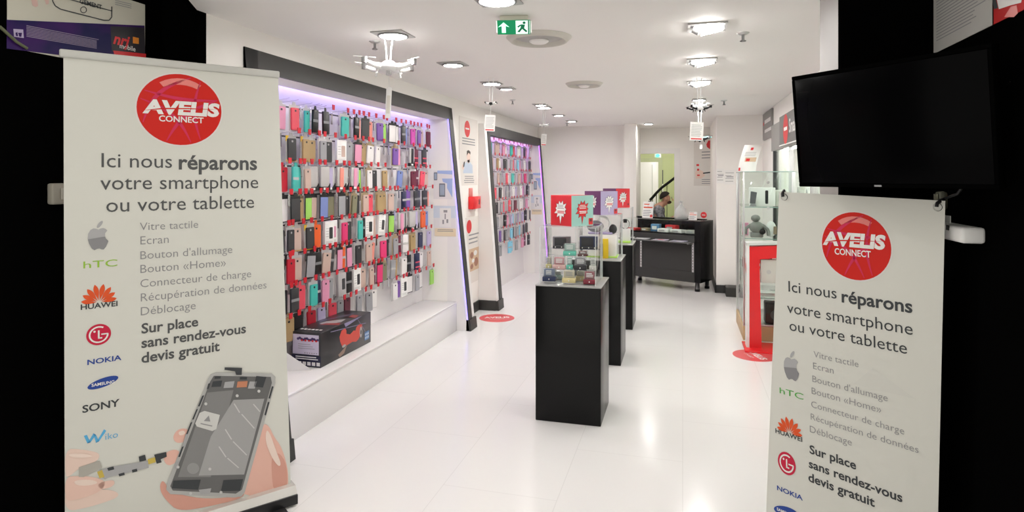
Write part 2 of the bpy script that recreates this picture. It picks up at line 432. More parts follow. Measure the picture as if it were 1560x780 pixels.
for u, v, rr, lb in ((821, 57, .20, 'large round ceiling air diffuser beside the green exit sign'), (890, 127, .17, 'round ceiling air diffuser further into the shop')):
    p = on_floor(u, v, CEIL)
    t = thing('air_diffuser', lb, 'air vent', (p.x, p.y, CEIL), 0, 'round ceiling air diffusers')
    obj('outer_ring', MB().lathe([(rr * .74, -.001), (rr * .80, -.026), (rr * .86, -.028), (rr * .93, -.014), (rr, -.001)], 40), mat('diffuser_cream', (.60, .575, .52), .5), t)
    obj('plate', MB().lathe([(.0001, -.018), (rr * .42, -.018), (rr * .5, -.008), (rr * .70, -.004), (rr * .74, -.001)], 40), TRIMW, t)
    obj('inner_disc', MB().lathe([(.0001, -.036), (rr * .22, -.036), (rr * .30, -.026), (rr * .30, -.020)], 32), CEILM, t)
for u, v, lb in ((571, 63, 'ceiling sprinkler beside the large white drone'), (781, 152, 'ceiling sprinkler between the second and third hanging drones'), (1132, 50, 'nearest ceiling sprinkler, beside the tilted lamps'),
                 (1103, 153, 'ceiling sprinkler near the rear of the shop above the notices'), (864, 187, 'ceiling sprinkler close to the rear white wall')):
    p = on_floor(u, v, CEIL)
    t = thing('ceiling_sprinkler', lb, 'sprinkler', (p.x, p.y, CEIL), 0, 'ceiling sprinklers')
    obj('escutcheon', MB().lathe([(.0001, -.012), (.02, -.012), (.036, -.002), (.036, 0)], 24), METAL, t)
    obj('nozzle', MB().cyl((0, 0, 0), .008, -.045, -.01, 12).cyl((0, 0, 0), .017, -.05, -.046, 16), METAL, t)
# exit sign
p = on_floor(786, 25, CEIL)
t = thing('exit_sign', 'green illuminated emergency exit sign box with arrow and running figure', 'exit sign', (p.x - .01, p.y, CEIL), R(12))
t.scale = (.88, .88, .78)
obj('base', MB().bbox(-.085, .085, -.03, .045, -.042, 0, .006), mat('cream_plastic', (.74, .71, .62), .45), t)
obj('housing', MB().prism([(-.050, -.042), (.055, -.042), (.055, -.100), (.0, -.112), (-.014, -.112), (-.050, -.050)], -.105, .105, 'yz'), PLASTICW, t)
SR = (R(30), 0, 0)
pn = obj('sign_panel', MB().bbox(-.098, .098, -.002, .002, -.048, .048, .001), emis('exit_green', (.02, .27, .11), 0.6), t, (0, -.0335, -.082), SR)
xw = emis('exit_white', (.75, 1.0, .85), 0.9)
obj('arrow', MB().flat([(-.060, .034), (-.026, .002), (-.048, .010), (-.048, -.036), (-.072, -.036), (-.072, .010), (-.094, .002)], -.0028), emis('exit_arrow', (.35, 1.0, .55), 1.6), pn)
obj('doorway_symbol', MB().flat(rect(.012, .094, -.044, .044), -.0028), xw, pn)
gm = emis('exit_green_figure', (.02, .2, .09), .5)
mb = MB(); mb.flat(disc(.062, .030, .009), -.0034); mb.flat([(.046, .020), (.068, .018), (.062, -.006), (.082, -.026), (.072, -.034), (.05, -.012), (.034, -.034), (.020, -.030), (.040, -.004), (.042, .010), (.028, -.002), (.020, .004), (.034, .016)], -.0034); mb.flat(rect(.084, .092, -.044, .044), -.0034)
obj('running_figure', mb, gm, pn)

# ------------------------------------------------------------------ drones on straps, each with a paper tag
def drone(u, v, Y, span, strap_to, body, arm, trimm, label, rz=0.3):
    c = at_y(u, v, Y)
    t = thing('hanging_drone', label, 'drone', c, rz, 'drones hanging from the ceiling'); k = span / 0.34
    b = MB(); b.ball((0, 0, 0), .075 * k, .095 * k, .030 * k, 20, 10); b.ball((0, -.03 * k, .018 * k), .040 * k, .05 * k, .020 * k, 16, 8)
    obj('body', b, body, t)
    for sx, sy in ((1, 1), (-1, 1), (1, -1), (-1, -1)):
        e = Vector((sx * .135 * k, sy * .105 * k, .022 * k))
        a = obj('arm', MB().tube([(sx * .04 * k, sy * .05 * k, 0), (sx * .09 * k, sy * .08 * k, .004 * k), e], [.022 * k, .015 * k, .011 * k], 10), arm, t)
        obj('motor', MB().cyl(e,   .017 * k, -.014 * k, .018 * k, 14), trimm, a)
        ph = random.random() * PI; cb, sb = math.cos(ph), math.sin(ph)
        bl = MB()
        for q in (1, -1):
            bl.prism([(e.x + q * (cb * x - sb * y), e.y + q * (sb * x + cb * y)) for x, y in ((0, -.004 * k), (.03 * k, -.010 * k), (.062 * k, -.005 * k), (.062 * k, .003 * k), (.02 * k, .006 * k))], e.z + .018 * k, e.z + .020 * k, 'xy')
        obj('rotor', bl, arm, a)
        obj('landing_leg', MB().tube([(e.x * .42, e.y * .5, -.01 * k), (e.x * .50, e.y * .58, -.03 * k), (e.x * .52, e.y * .60, -.042 * k)], .006 * k, 8), arm, t)
    obj('camera', MB().bbox(-.016 * k, .016 * k, -.06 * k, -.03 * k, -.048 * k, -.02 * k, .005).cyl((0, 0, 0), .010 * k, .058 * k, .066 * k, 14, M=Matrix.Translation((0, 0, -.036 * k)) @ Matrix.Rotation(R(90), 4, 'X')), trimm, t)
    top = CEIL - .012 - c.z
    s = MB()
    for q in (-1, 1):
        s.tube([(q * .010, 0, .02 * k), (q * .014, 0, top * .6), (q * .022, 0, top)], .0042, 8)
    obj('strap', s, PLASTICW, t)
    return t
def paper_tag(t, u, v0, v1, w, Y, strip=False):
    """tag hanging under drone t"""
    a = at_y(u, v0, Y); b = at_y(u, v1, Y); M = MX(t).inverted()
    rzz = -t.rotation_euler.z
    h = a.z - b.z; la = M @ a
    pg = MB().box(-w / 2, w / 2, -.0015, .0015, -h, 0)
    o = obj('price_tag', pg, PAPER, t, la, (0, R(3), rzz + R(8)))
    obj('tag_cord', MB().tube([(0, 0, -.01), la * 0.98], .0018, 6), PLASTICW, t)
    if not strip:
        q = MB()
        for r_ in bars(-w * .4, w * .4, -h * .8, -h * .12, 8): q.flat(r_, -.0022)
        obj('tag_print', q, INKL, o)
        q = MB(); q.flat(rect(-w * .4, w * .4, -h * .95, -h * .88), -.0022); obj('tag_footer', q, REDP, o)
    return o
t = drone(592, 104, 3.42, .36, 0, PLASTICW, PLASTICW, METAL, 'large white camera drone hanging by straps over the first case wall', .5)
o = paper_tag(t, 593, 133, 180, .034, 3.42, True); obj('tag_print', MB().flat(rect(-.011, .011, -.16, -.05), -.0024), mat('tag_cream', (.70, .67, .60), .7), o)
t = drone(748, 158, 4.98, .115, 0, PLASTICK, PLASTICW, PLASTICK, 'small black and white drone hanging second from the entrance, above a paper price tag', .2)
paper_tag(t, 747, 175, 200, .09, 4.98)
t = drone(829, 191, 6.85, .13, 0, PLASTICW, PLASTICW, METAL, 'small white drone hanging at the far corner of the second case wall', .2)
paper_tag(t, 829, 204, 222, .06, 6.85)
t = drone(1065, 166, 5.45, .20, 0, PLASTICW, PLASTICK, PLASTICK, 'white drone with black arms hanging in the aisle ahead of the counter', .25)
paper_tag(t, 1062, 186, 214, .11, 5.45)
t = drone(1066, 212, 7.6, .26, 0, PLASTICK, PLASTICK, PLASTICK, 'thin black drone with pale cyan shell hanging behind the aisle price tag', .0)
obj('shell', MB().ball((.085, 0, .02), .05, .04, .012), mat('cyan_plastic', (.25, .75, .8), .3), t)
paper_tag(t, 1068, 220, 227, .03, 7.6, True)

# ------------------------------------------------------------------ the two printed banners
APPLE = [(0, .30), (-.10, .34), (-.22, .36), (-.36, .30), (-.46, .14), (-.48, -.06), (-.42, -.28), (-.30, -.48), (-.18, -.56), (-.06, -.51), (.04, -.50), (.14, -.54), (.24, -.55), (.34, -.44), (.42, -.28), (.45, -.20),
         (.34, -.10), (.29, .02), (.30, .14), (.40, .25), (.32, .32), (.20, .36), (.10, .34)]
SILVER = mat('silver_print', (.40, .40, .41), .4, .4); SILVERD = mat('silver_print_dark', (.24, .24, .25), .4, .4)
BLUEP = mat('blue_print', (.02, .06, .30), .5, .3); LIMEP = mat('lime_print', (.30, .52, .05), .5, .3); ORANGEP = mat('orange_red_print', (.72, .09, .02), .5, .3)
CRIMP = mat('crimson_print', (.55, .01, .05), .5, .3); SKYP = mat('sky_print', (.10, .42, .72), .5, .3)
SHEET = mat('banner_sheet', (.66, .66, .61), .45, .35); WHITEP = mat('white_print', (.80, .79, .77), .5, .3)
REDSHEEN = mat('red_print_sheen', (.78, .22, .20), .4, .4); REDLINE = mat('red_print_line', (.60, .02, .09), .45, .4)
def round_logo(root, M, u, v, ru, rv, av, co, lay=1):
    """red glossy round logo with the shop name; av/co: pixel (left, baseline, right, cap) of the two words"""
    cx, cz = hit(M, u, v); r = (hit(M, u + ru, v)[0] - hit(M, u - ru, v)[0]) / 2; rz = (hit(M, u, v - rv)[1] - hit(M, u, v + rv)[1]) / 2
    printed('logo_border', [disc(cx, cz, r * 1.04, rz * 1.04, 48)], mat('logo_border', (.72, .68, .66), .5), root, lay)
    d = printed('logo_disc', [disc(cx, cz, r, rz, 48)], mat('red_logo', (.60, .020, .014), .4, .2), root, lay + 1)
    ln = []
    for a1, a2, bu, wd_ in ((205, 75, .25, .05), (150, 20, -.10, .045), (250, 20, .20, .05), (285, 165, -.22, .045), (60, 300, -.15, .04)):
        p1 = Vector((math.cos(R(a1)), math.sin(R(a1)))) * .95; p2 = Vector((math.cos(R(a2)), math.sin(R(a2)))) * .95
        nn = Vector((-(p2 - p1).y, (p2 - p1).x)).normalized(); up_, dn_ = [], []
        for q in range(11):
            t_ = q / 10; c_ = p1.lerp(p2, t_) + nn * bu * math.sin(PI * t_); e_ = wd_ * math.sin(PI * (.08 + .84 * t_))
            up_.append((cx + r * (c_ + nn * e_).x, cz + rz * (c_ + nn * e_).y)); dn_.append((cx + r * (c_ - nn * e_).x, cz + rz * (c_ - nn * e_).y))
        ln += [[up_[q], up_[q + 1], dn_[q + 1], dn_[q]] for q in range(10)]
    printed('globe_line', ln, REDLINE, root, lay + 2)
    up = [(cx + r * .86 * math.cos(R(a)), cz + rz * .88 * math.sin(R(a))) for a in range(55, 126, 10)]
    dn = [(cx + r * .80 * math.cos(R(a)), cz + rz * .70 * math.sin(R(a))) for a in range(120, 59, -10)]
    printed('logo_highlight', [up + dn], REDSHEEN, root, lay + 2)
    for s, (a, b, c, h), bo in (('AVELIS', av, .05), ('CONNECT', co, .02)):
        x0, z0 = hit(M, a, b); x1 = hit(M, c, b)[0]
        lettering(s, x0, z0, x1, WHITEP, root, lay + 3, bo, cap=hit(M, a, b - h)[1] - hit(M, a, b)[1], slant=.12 if s == 'AVELIS' else 0)
    x0, z0 = hit(M, av[0], av[1]); x1 = hit(M, av[2], av[1])[0]; hh = hit(M, av[0], av[1] - av[3])[1] - z0
    printed('swoosh', [[(x0 - .1 * hh, z0 + .12 * hh), (x0 + (x1 - x0) * .25, z0 + .40 * hh), (x0 + (x1 - x0) * .6, z0 + .50 * hh), (x1, z0 + .53 * hh), (x0 + (x1 - x0) * .6, z0 + .42 * hh), (x0 + (x1 - x0) * .25, z0 + .30 * hh)]], mat('red_logo', (.62, .025, .03)), root, lay + 4)
def banner_print(root, M, T, brands):
    K = (M.inverted() @ Vector((0, 0, CAM_H))).length
    for s, u0, v0, u1, m, bo in T:
        x0, z0 = hit(M, u0, v0); x1 = hit(M, u1, v0)[0]
        lettering(s, x0, z0, x1, m, root, 2, bo, squash={'hTC': .60, 'NOKIA': .80, 'SONY': .88, 'HUAWEI': .92}.get(s, 1.0))
    for kind, u, v, w, h in brands:
        x, z = hit(M, u, v); wx = (hit(M, u + w / 2, v)[0] - hit(M, u - w / 2, v)[0]); hz = hit(M, u, v - h / 2)[1] - hit(M, u, v + h / 2)[1]
        if kind == 'apple':
            o = printed('fruit_logo', [[(x + px_ * wx, z + (pz - .1) * hz) for px_, pz in APPLE]], SILVER, root, 2)
            printed('leaf', [[(x + wx * (.06 + .16 * math.cos(t_) * .6 + .10 * math.sin(t_)), z + hz * (.42 + .15 * math.sin(t_))) for t_ in [2 * PI * i / 14 for i in range(14)]]], SILVER, root, 2)
            printed('lower_half', [[(x + px_ * wx * .985, z + (min(pz, -.04 + .10 * px_) - .1) * hz) for px_, pz in APPLE if pz < .16]], SILVERD, root, 3)
        elif kind == 'petals':
            ps = []; U = wx / 2
            for i in range(8):
                a = R(10 + i * (160 / 7.0)); Lp = .96 + .24 * math.sin(a) ** 2; ca_, sa_ = math.cos(a), math.sin(a); e1, e2 = [], []
                for q in range(9):
                    t_ = q / 8; rr_ = .14 + (Lp - .14) * t_; hw = .140 * math.sin(PI * t_ ** 1.55) ** .8 if 0 < q < 8 else .004
                    e1.append((x + U * (rr_ * ca_ - hw * sa_), z - hz * .5 + U * (rr_ * sa_ + hw * ca_))); e2.append((x + U * (rr_ * ca_ + hw * sa_), z - hz * .5 + U * (rr_ * sa_ - hw * ca_)))
                ps.append(e1 + e2[::-1])
            printed('petal_logo', ps, ORANGEP, root, 2)
        elif kind == 'round':
            printed('round_logo', [disc(x, z, wx / 2, hz / 2)], CRIMP, root, 2)
            r1, r2 = .40, .33
            ring = [(x + wx * r1 * math.cos(R(a)), z + hz * r1 * math.sin(R(a))) for a in range(60, 361, 15)] + [(x + wx * r2 * math.cos(R(a)), z + hz * r2 * math.sin(R(a))) for a in range(360, 59, -15)]
            mb = [ring[:11] + ring[-11:], ring[10:22] + ring[20:32]] if False else []
            for i in range(20):
                mb.append([ring[i], ring[i + 1], ring[40 - i], ring[41 - i]])
            lw = wx * .035
            mb += [rect(x - lw, x + lw, z - hz * .2, z + hz * .2), rect(x - lw, x + wx * .14, z - hz * .2, z - hz * .14), rect(x + wx * .10, x + wx * .38, z - hz * .03, z + hz * .03), disc(x - wx * .17, z + hz * .16, wx * .05, hz * .05, 12)]
            printed('logo_letters', mb, WHITEP, root, 3)
        elif kind == 'oval':
            printed('oval_logo', [[(x + wx / 2 * math.cos(t_) - 0, z + hz / 2 * math.sin(t_) + wx * .10 * math.cos(t_)) for t_ in [2 * PI * i / 32 for i in range(32)]]], BLUEP, root, 2)
            lettering('SAMSUNG', x - wx * .37, z - hz * .25, x + wx * .37, WHITEP, root, 3, .02)
# --- roll-up banner by the case wall
BA = Vector((-2.417, 1.924, 0)); ang = math.atan2(.681, .51)
bn = thing('rollup_banner', 'tall free-standing roll-up banner with phone repair photo and aluminium base', 'banner', BA, ang, 'phone repair banners')
M = MX(bn); M0 = M
W = .851
sh = MB(); NSEG = 8
top = [(0, 2.10), (W, 2.085)]
gx0, gx1 = hit(M, 99, 775)[0], hit(M, 443, 745)[0]
sh.prism([(gx0, .07), (gx1, .07), (W, 2.09), (0, 2.09)], 0.0, 0.0015, 'xz')
obj('sheet', sh, SHEET, bn)
obj('top_rail', MB().bbox(-.014, W + .004, -.012, .014, 2.085, 2.118, .006), mat('rail_grey', (.55, .55, .52), .4), bn)
obj('base_cassette', MB().prism([(-.06, 0.012), (.05, .012), (.06, .03), (.03, .085), (-.035, .085), (-.065, .05)], -.03, gx1 + .012, 'yz'), mat('satin_silver', (.66, .65, .62), .25, .5, .3), bn)
obj('base_lip', MB().bbox(-.03, gx1 + .012, -.072, -.060, .008, .055, .003), PLASTICK, bn)
obj('support_pole', MB().tube([(W / 2, .02, .08), (W / 2, .02, 2.09)], .008, 10), METAL, bn)
for x in (.02, W - .02): obj('foot', MB().bbox(x - .03, x + .03, -.14, .14, 0, .012, .004), PLASTICK, bn)
round_logo(bn, M, 275, 167, 64.5, 54, (217, 171, 333, 21), (242, 184.5, 310, 9))
INKH = mat('slate_ink', (.095, .098, .10), .6, .2)
TL = [('Ici nous', 154.6, 254.8, 262, INKH, 0), ('r\u00e9parons', 272.3, 257.7, 391.5, INKH, .022), ('votre smartphone', 152.8, 289, 393.3, INKH, 0), ('ou votre tablette', 161.8, 323, 387, INKH, 0),
      ('Vitre tactile', 213, 351, 301.8, INK, -.006), ('Ecran', 213.8, 372.5, 257, INK, -.006), ("Bouton d'allumage", 213.8, 395, 353.8, INK, -.006), ('Bouton \u00abHome\u00bb', 213.8, 416, 343.8, INK, -.006),
      ('Connecteur de charge', 213.8, 438, 382.5, INK, -.006), ('R\u00e9cup\u00e9ration de donn\u00e9es', 214.5, 459.4, 405.9, INK, -.006), ('D\u00e9blocage', 214.5, 480.6, 298, INK, -.006),
      ('Sur place', 215.4, 508, 302, INKH, .022), ('sans rendez-vous', 215.4, 530, 374.6, INKH, .022), ('devis gratuit', 215.4, 553, 334.6, INKH, .022),
      ('hTC', 127, 409, 178.7, LIMEP, 0), ('HUAWEI', 123, 472, 179, INKD, .02), ('NOKIA', 133, 556, 185, BLUEP, .02), ('SONY', 125.4, 629, 182.3, INKD, .02), ('iko', 160.5, 670, 179.6, SKYP, -.005)]
banner_print(bn, M, TL, [('apple', 150, 357, 34, 36), ('petals', 151, 444, 57, 34), ('round', 150.4, 509.6, 38, 32), ('oval', 157, 582.7, 47, 14)])
def soft(p, n=2):
    for _ in range(n): p = [q for a, b in zip(p, p[1:] + p[:1]) for q in ((a[0] * .75 + b[0] * .25, a[1] * .75 + b[1] * .25), (a[0] * .25 + b[0] * .75, a[1] * .25 + b[1] * .75))]
    return p
def Q(pts): return [hit(M0, 90 + a / 2.6, 480 + b / 2.6) for a, b in pts]
printed('logo_stroke', [Q(p) for p in ([(98, 478), (110, 474), (124, 504), (112, 508)], [(112, 508), (124, 504), (146, 474), (136, 468)], [(136, 468), (146, 474), (158, 500), (146, 506)], [(146, 506), (158, 500), (187, 458), (178, 452)])], SKYP, bn, 2)
SKIN1 = mat('skin_print', (.78, .47, .39), .5, .3); SKIN2 = mat('skin_print_pale', (.80, .61, .53), .5, .3); SKIN3 = mat('skin_print_deep', (.68, .35, .28), .5, .3)
# printed photograph: two hands taking a phone apart
art = printed('repair_photo', [soft(Q([(762, 520), (790, 460), (812, 428), (832, 440), (850, 480), (880, 520), (902, 590), (908, 640), (905, 690), (720, 728), (740, 640), (762, 600)])),
                               soft(Q([(452, 476), (470, 452), (505, 447), (520, 470), (505, 500), (470, 508), (454, 496)])),
                               soft(Q([(414, 560), (430, 538), (470, 530), (485, 560), (455, 590), (430, 596), (416, 580)]))], SKIN1, bn, 2)
printed('fingers', [soft(Q([(398, 672), (412, 650), (440, 700), (560, 728), (680, 722), (740, 700), (720, 728), (560, 765), (470, 775), (430, 740), (404, 705)])), soft(Q([(840, 560), (870, 540), (902, 590), (905, 690), (850, 700), (842, 640)]))], SKIN3, bn, 3)
printed('pinching_hand', [soft(Q([(24, 530), (80, 530), (150, 542), (162, 556), (150, 580), (90, 598), (40, 640), (24, 640)])), soft(Q([(24, 680), (120, 690), (190, 690), (232, 700), (236, 720), (180, 742), (100, 765), (24, 778)]))], SKIN2, bn, 2)
printed('thumb', [soft(Q([(24, 640), (70, 636), (140, 640), (178, 655), (184, 672), (160, 700), (100, 722), (60, 732), (24, 735)])), soft(Q([(150, 665), (215, 650), (222, 668), (200, 684), (160, 690)]))], mat('skin_print_mid', (.80, .55, .47), .5, .3), bn, 4)
printed('hand_highlight', [soft(Q([(820, 450), (836, 470), (860, 540), (880, 590), (868, 600), (840, 560), (816, 500)])), soft(Q([(470, 462), (495, 455), (500, 470), (478, 478)])), soft(Q([(60, 652), (130, 650), (160, 664), (110, 676), (62, 672)])), soft(Q([(40, 545), (110, 548), (140, 560), (80, 566), (40, 560)]))], mat('skin_print_light', (.84, .68, .60), .5, .3), bn, 5)
printed('ribbon_part', [Q([(160, 612), (205, 600), (350, 576), (355, 604), (200, 640), (182, 650), (165, 640)])], SILVER, bn, 5)
printed('tool_tip', [Q([(78, 602), (160, 575), (170, 604), (98, 640), (78, 640)])], mat('tool_grey', (.42, .40, .36), .5), bn, 5)
printed('ribbon_gold', [Q([(150, 620), (170, 612), (180, 640), (160, 645)]), Q([(350, 570), (380, 562), (382, 582), (354, 590)])], mat('gold_print', (.60, .45, .08), .5), bn, 6)
printed('ribbon_chips', [Q([(376, 552), (424, 541), (426, 560), (402, 570), (406, 582), (386, 588)]), Q([(315, 560), (340, 552), (345, 574), (318, 580)]), Q([(190, 605), (215, 598), (218, 610), (195, 616)]), Q([(235, 628), (258, 622), (260, 632), (238, 638)]), Q([(288, 612), (308, 607), (310, 618), (290, 623)])], INKD, bn, 6)
phone = printed('phone_rim', [Q([(590, 250), (600, 234), (620, 226), (840, 230), (856, 244), (856, 268), (735, 700), (722, 718), (690, 722), (440, 708), (424, 690), (426, 668)])], mat('phone_rim', (.44, .44, .43), .35, .5), bn, 5)
printed('phone_inside', [Q([(598, 262), (612, 240), (838, 244), (842, 268), (724, 690), (700, 706), (450, 694), (440, 676)])], mat('phone_inside', (.13, .13, .13), .4, .5), bn, 6)
printed('metal_plate', [Q([(586, 306), (690, 296), (600, 640), (470, 640)])], mat('phone_plate', (.22, .22, .22), .35, .5), bn, 7)
printed('battery', [Q([(690, 335), (812, 330), (732, 630), (552, 634), (600, 480)])], mat('phone_battery', (.36, .36, .36), .35, .5), bn, 8)
printed('battery_label', [Q([(556, 386), (575, 378), (636, 394), (622, 450), (606, 458), (545, 440), (538, 428)])], mat('pale_label', (.62, .62, .60), .5), bn, 9)
printed('warning_triangle', [Q([(572, 418), (592, 396), (598, 420)]), Q([(560, 426), (606, 436), (605, 440), (559, 430)])], INK, bn, 10)
printed('chip', [Q(p) for p in ([(608, 262), (645, 258), (640, 282), (602, 284)], [(452, 654), (560, 650), (550, 690), (446, 684)], [(650, 652), (728, 648), (716, 694), (640, 696)], [(655, 206), (724, 208), (722, 236), (700, 236), (696, 222), (654, 216)], [(780, 240), (820, 244), (806, 286), (770, 282)])], INKD, bn, 9)
printed('chip_silver', [Q(p) for p in ([(656, 264), (694, 260), (688, 286), (650, 288)], [(754, 262), (782, 262), (774, 290), (746, 290)], [(552, 690), (602, 684), (596, 706), (560, 708)], [(500, 470), (512, 462), (500, 520), (490, 520)], [(464, 580), (476, 574), (470, 604), (456, 606)])], SILVER, bn, 9)
printed('chip_copper', [Q([(706, 262), (746, 260), (742, 284), (702, 286)])], mat('copper_print', (.55, .22, .12), .4), bn, 9)
printed('frame_detail', [Q(p) for p in ([(566, 318), (574, 316), (556, 360), (549, 360)], [(543, 372), (549, 370), (532, 412), (526, 412)], [(520, 424), (527, 422), (508, 470), (502, 470)], [(486, 520), (493, 518), (478, 560), (471, 560)], [(842, 280), (848, 282), (834, 330), (828, 328)], [(826, 342), (832, 344), (818, 396), (812, 394)], [(466, 664), (482, 662), (478, 680), (462, 680)], [(668, 668), (690, 666), (684, 684), (662, 686)], [(590, 270), (598, 268), (592, 290), (584, 292)], [(616, 242), (640, 240), (638, 250), (614, 252)], [(716, 244), (744, 244), (742, 254), (714, 254)])], INKD, bn, 10)
printed('screw', [Q([(a + 6 * math.cos(t_), b + 6 * math.sin(t_)) for t_ in [2 * PI * i / 10 for i in range(10)]]) for a, b in ((596, 608), (704, 318), (580, 350), (470, 600), (640, 700), (520, 704), (790, 300))], mat('pale_line', (.58, .58, .57), .5), bn, 11)
printed('plate_line', [Q([(690, 350), (694, 348), (716, 384), (712, 386)]), Q([(720, 392), (724, 390), (774, 446), (770, 448)]), Q([(655, 452), (659, 450), (684, 490), (680, 492)]), Q([(686, 500), (690, 498), (744, 552), (740, 554)]), Q([(630, 520), (634, 518), (662, 560), (658, 562)]), Q([(664, 566), (668, 564), (712, 602), (708, 604)]), Q([(766, 352), (770, 350), (796, 380), (792, 382)])], mat('pale_line', (.58, .58, .57), .5), bn, 10)
sc = [hit(M0, 90 + (530 + 24 * math.cos(a)) / 2.6, 480 + (606 + 22 * math.sin(a)) / 2.6) for a in [2 * PI * i / 20 for i in range(20)]]
printed('plate_circle', [sc], mat('phone_circle', (.30, .30, .30), .4), bn, 8)

# --- hanging banner in front of the black shop front
ra = math.atan2(-.355, .472); th = R(2.6)
rb = thing('hanging_banner', 'grey phone repair banner with corner eyelets below the black television', 'banner', (.383 + .6 * .068, 2.76 + .8 * .068, 0.0), ra, 'phone repair banners', th)
M = MX(rb)
c = [hit(M, 1187, 292), hit(M, 1440, 306), hit(M, 1425, 780), hit(M, 1168, 780)]
lo = .06
bl = (c[3][0] + (c[3][0] - c[0][0]) * .1, lo); br_ = (c[2][0] + (c[2][0] - c[1][0]) * .1, lo)
obj('sheet', MB().prism([bl, br_, c[1], c[0]], 0, .0012, 'xz'), SHEET, rb)
for (x, z), (sx, sz) in ((c[0], (1, -1)), (c[1], (-1, -1)), (bl, (1, 1)), (br_, (-1, 1))):
    e = obj('eyelet', MB().lathe([(.006, -.003), (.013, -.003), (.014, 0), (.013, .003)], 20, M=Matrix.Translation((x + sx * .022, 0, z + sz * .022)) @ Matrix.Rotation(R(90), 4, 'X')), PLASTICK, rb)
    obj('hook', MB().tube([(x + sx * .022, -.012, z + sz * .020), (x + sx * .020, -.012, z + sz * .008), (x + sx * .01, .02, z - sz * .004)], .006, 8), PLASTICK, e)
    obj('stand_arm', MB().tube([(x + sx * .01, .02, z - sz * .004), ((c[0][0] + c[1][0]) / 2, .08, .75)], .005, 8), PLASTICK, rb)
obj('back_leg', MB().tube([(.3, .08, .75), (.3, .085, .02 if False else .012)], .006, 8), PLASTICK, rb)
round_logo(rb, M, 1303, 375, 52.5, 51.5, (1254, 371.5, 1348, 20), (1272, 387, 1327, 9.5))
TR = [('Ici nous', 1201.5, 444, 1274.5, INKD, 0), ('r\u00e9parons', 1282.5, 460, 1390, INKD, .022), ('votre smartphone', 1199.4, 476, 1390, INKD, 0), ('ou votre tablette', 1203, 503, 1381.4, INKD, 0),
      ('Vitre tactile', 1239.7, 543.8, 1307.8, INK, -.006), ('Ecran', 1239, 561.7, 1270, INK, -.006), ("Bouton d'allumage", 1237.9, 581.4, 1352, INK, -.006), ('Bouton \u00abHome\u00bb', 1236.8, 599.7, 1342, INK, -.006),
      ('Connecteur de charge', 1236, 620, 1377, INK, -.006), ('R\u00e9cup\u00e9ration de donn\u00e9es', 1235.4, 639, 1398.6, INK, -.006), ('D\u00e9blocage', 1234, 658, 1297.4, INK, -.006),
      ('Sur place', 1233.6, 690, 1303.9, INKD, .022), ('sans rendez-vous', 1232.5, 711.7, 1374, INKD, .022), ('devis gratuit', 1231.8, 732.5, 1332, INKD, .022),
      ('hTC', 1188, 598.7, 1224, mat('green_print', (.08, .40, .06), .5), 0), ('HUAWEI', 1181.5, 659, 1222, INKD, .02), ('NOKIA', 1184, 746, 1222.8, BLUEP, .02)]
banner_print(rb, M, TR, [('apple', 1206, 555, 25, 37), ('petals', 1202.5, 640, 40, 40), ('round', 1198.7, 706, 27, 34), ('oval', 1197, 779, 36, 15)])
printed('grey_facet', [[hit(M, *p) for p in ((1330, 560), (1395, 608), (1300, 585))]], mat('sheet_grey', (.635, .635, .59), .45), rb, 1)

# ------------------------------------------------------------------ television and posters on the black shop front
tv = thing('wall_television', 'large black flat television switched off, mounted above the grey banner', 'television', (.445, 2.61, 1.565), math.atan2(-.740, .672), tilt=R(6))
obj('screen', MB().bbox(.012, .66, -.012, .0, .014, .41, .002), mat('black_screen', (.0015, .0015, .0018), .18, .03), tv)
obj('bezel', MB().bbox(0, .672, -.014, .03, 0, .014, .003).bbox(0, .672, -.014, .03, .41, .424, .003).bbox(0, .012, -.014, .03, .014, .41, .003).bbox(.66, .672, -.014, .03, .014, .41, .003), BLACK, tv)
obj('back_shell', MB().bbox(.03, .64, .0, .05, .03, .39, .015), BLACK, tv)
obj('wall_bracket', MB().box(.30, .40, .05, .30, .16, .26), PLASTICK, tv)
obj('indicator', MB().box(.30, .325, -.0148, -.0142, .004, .010), INK, tv)

def wall_poster(name, label, X, side, u0, u1, v0, v1, base, cat='poster', off=.004, group=None):
    """flat sheet on a wall parallel to the aisle; (u0..u1) pixel columns at heights of rows v0, v1 taken at u0; returns thing, matrix, size"""
    a = at_x(u0, v0, X); b = at_x(u1, v0, X); zt = a.z; zb = at_x(u0, v1, X).z
    rz = R(90) if side == 'L' else R(-90)
    w = abs(b.y - a.y); sgn = 1 if side == 'L' else -1
    t = thing(name, label, cat, (X + sgn * off, a.y if (b.y > a.y) == (side == 'L') else b.y, zb), rz, group)
    obj('sheet', MB().box(0, w, 0, .002, 0, zt - zb), base, t)
    return t, MX(t), w, zt - zb
PURPLE = noisy('purple_print', (.045, .008, .11), (.010, .008, .07), 5, .5, .2)
t, M, w, h = wall_poster('advert_poster', 'purple-footed phone advert poster high on the black shop front behind the roll-up banner', -2.6, 'L', 10, 220, -60, 72, mat('poster_beige', (.56, .54, .46), .5))
def H(*ps): return [hit(M, *p) for p in ps]
printed('purple_footer', [H((10, 30), (220, 39), (221, 100), (10, 74))], PURPLE, t, 1)
printed('black_corner', [H((168, 40), (220, 42), (221, 88), (170, 78))], mat('poster_black', (.012, .010, .016), .5), t, 2)
printed('red_footer', [H((172, 77), (222, 82), (222, 90), (174, 84))], REDP, t, 3)
x0, z0 = hit(M, 182, 73); lettering('mobile', x0, z0, hit(M, 206, 73)[0], WHITEP, t, 3, .01)
x0, z0 = hit(M, 172, 66); lettering('nrj', x0, z0, hit(M, 194, 66)[0], REDP, t, 3, .03, slant=.3)
printed('orange_square', [H((202, 56), (211, 58), (211, 67), (202, 66))], mat('orange_print', (.75, .25, .02), .5), t, 3)
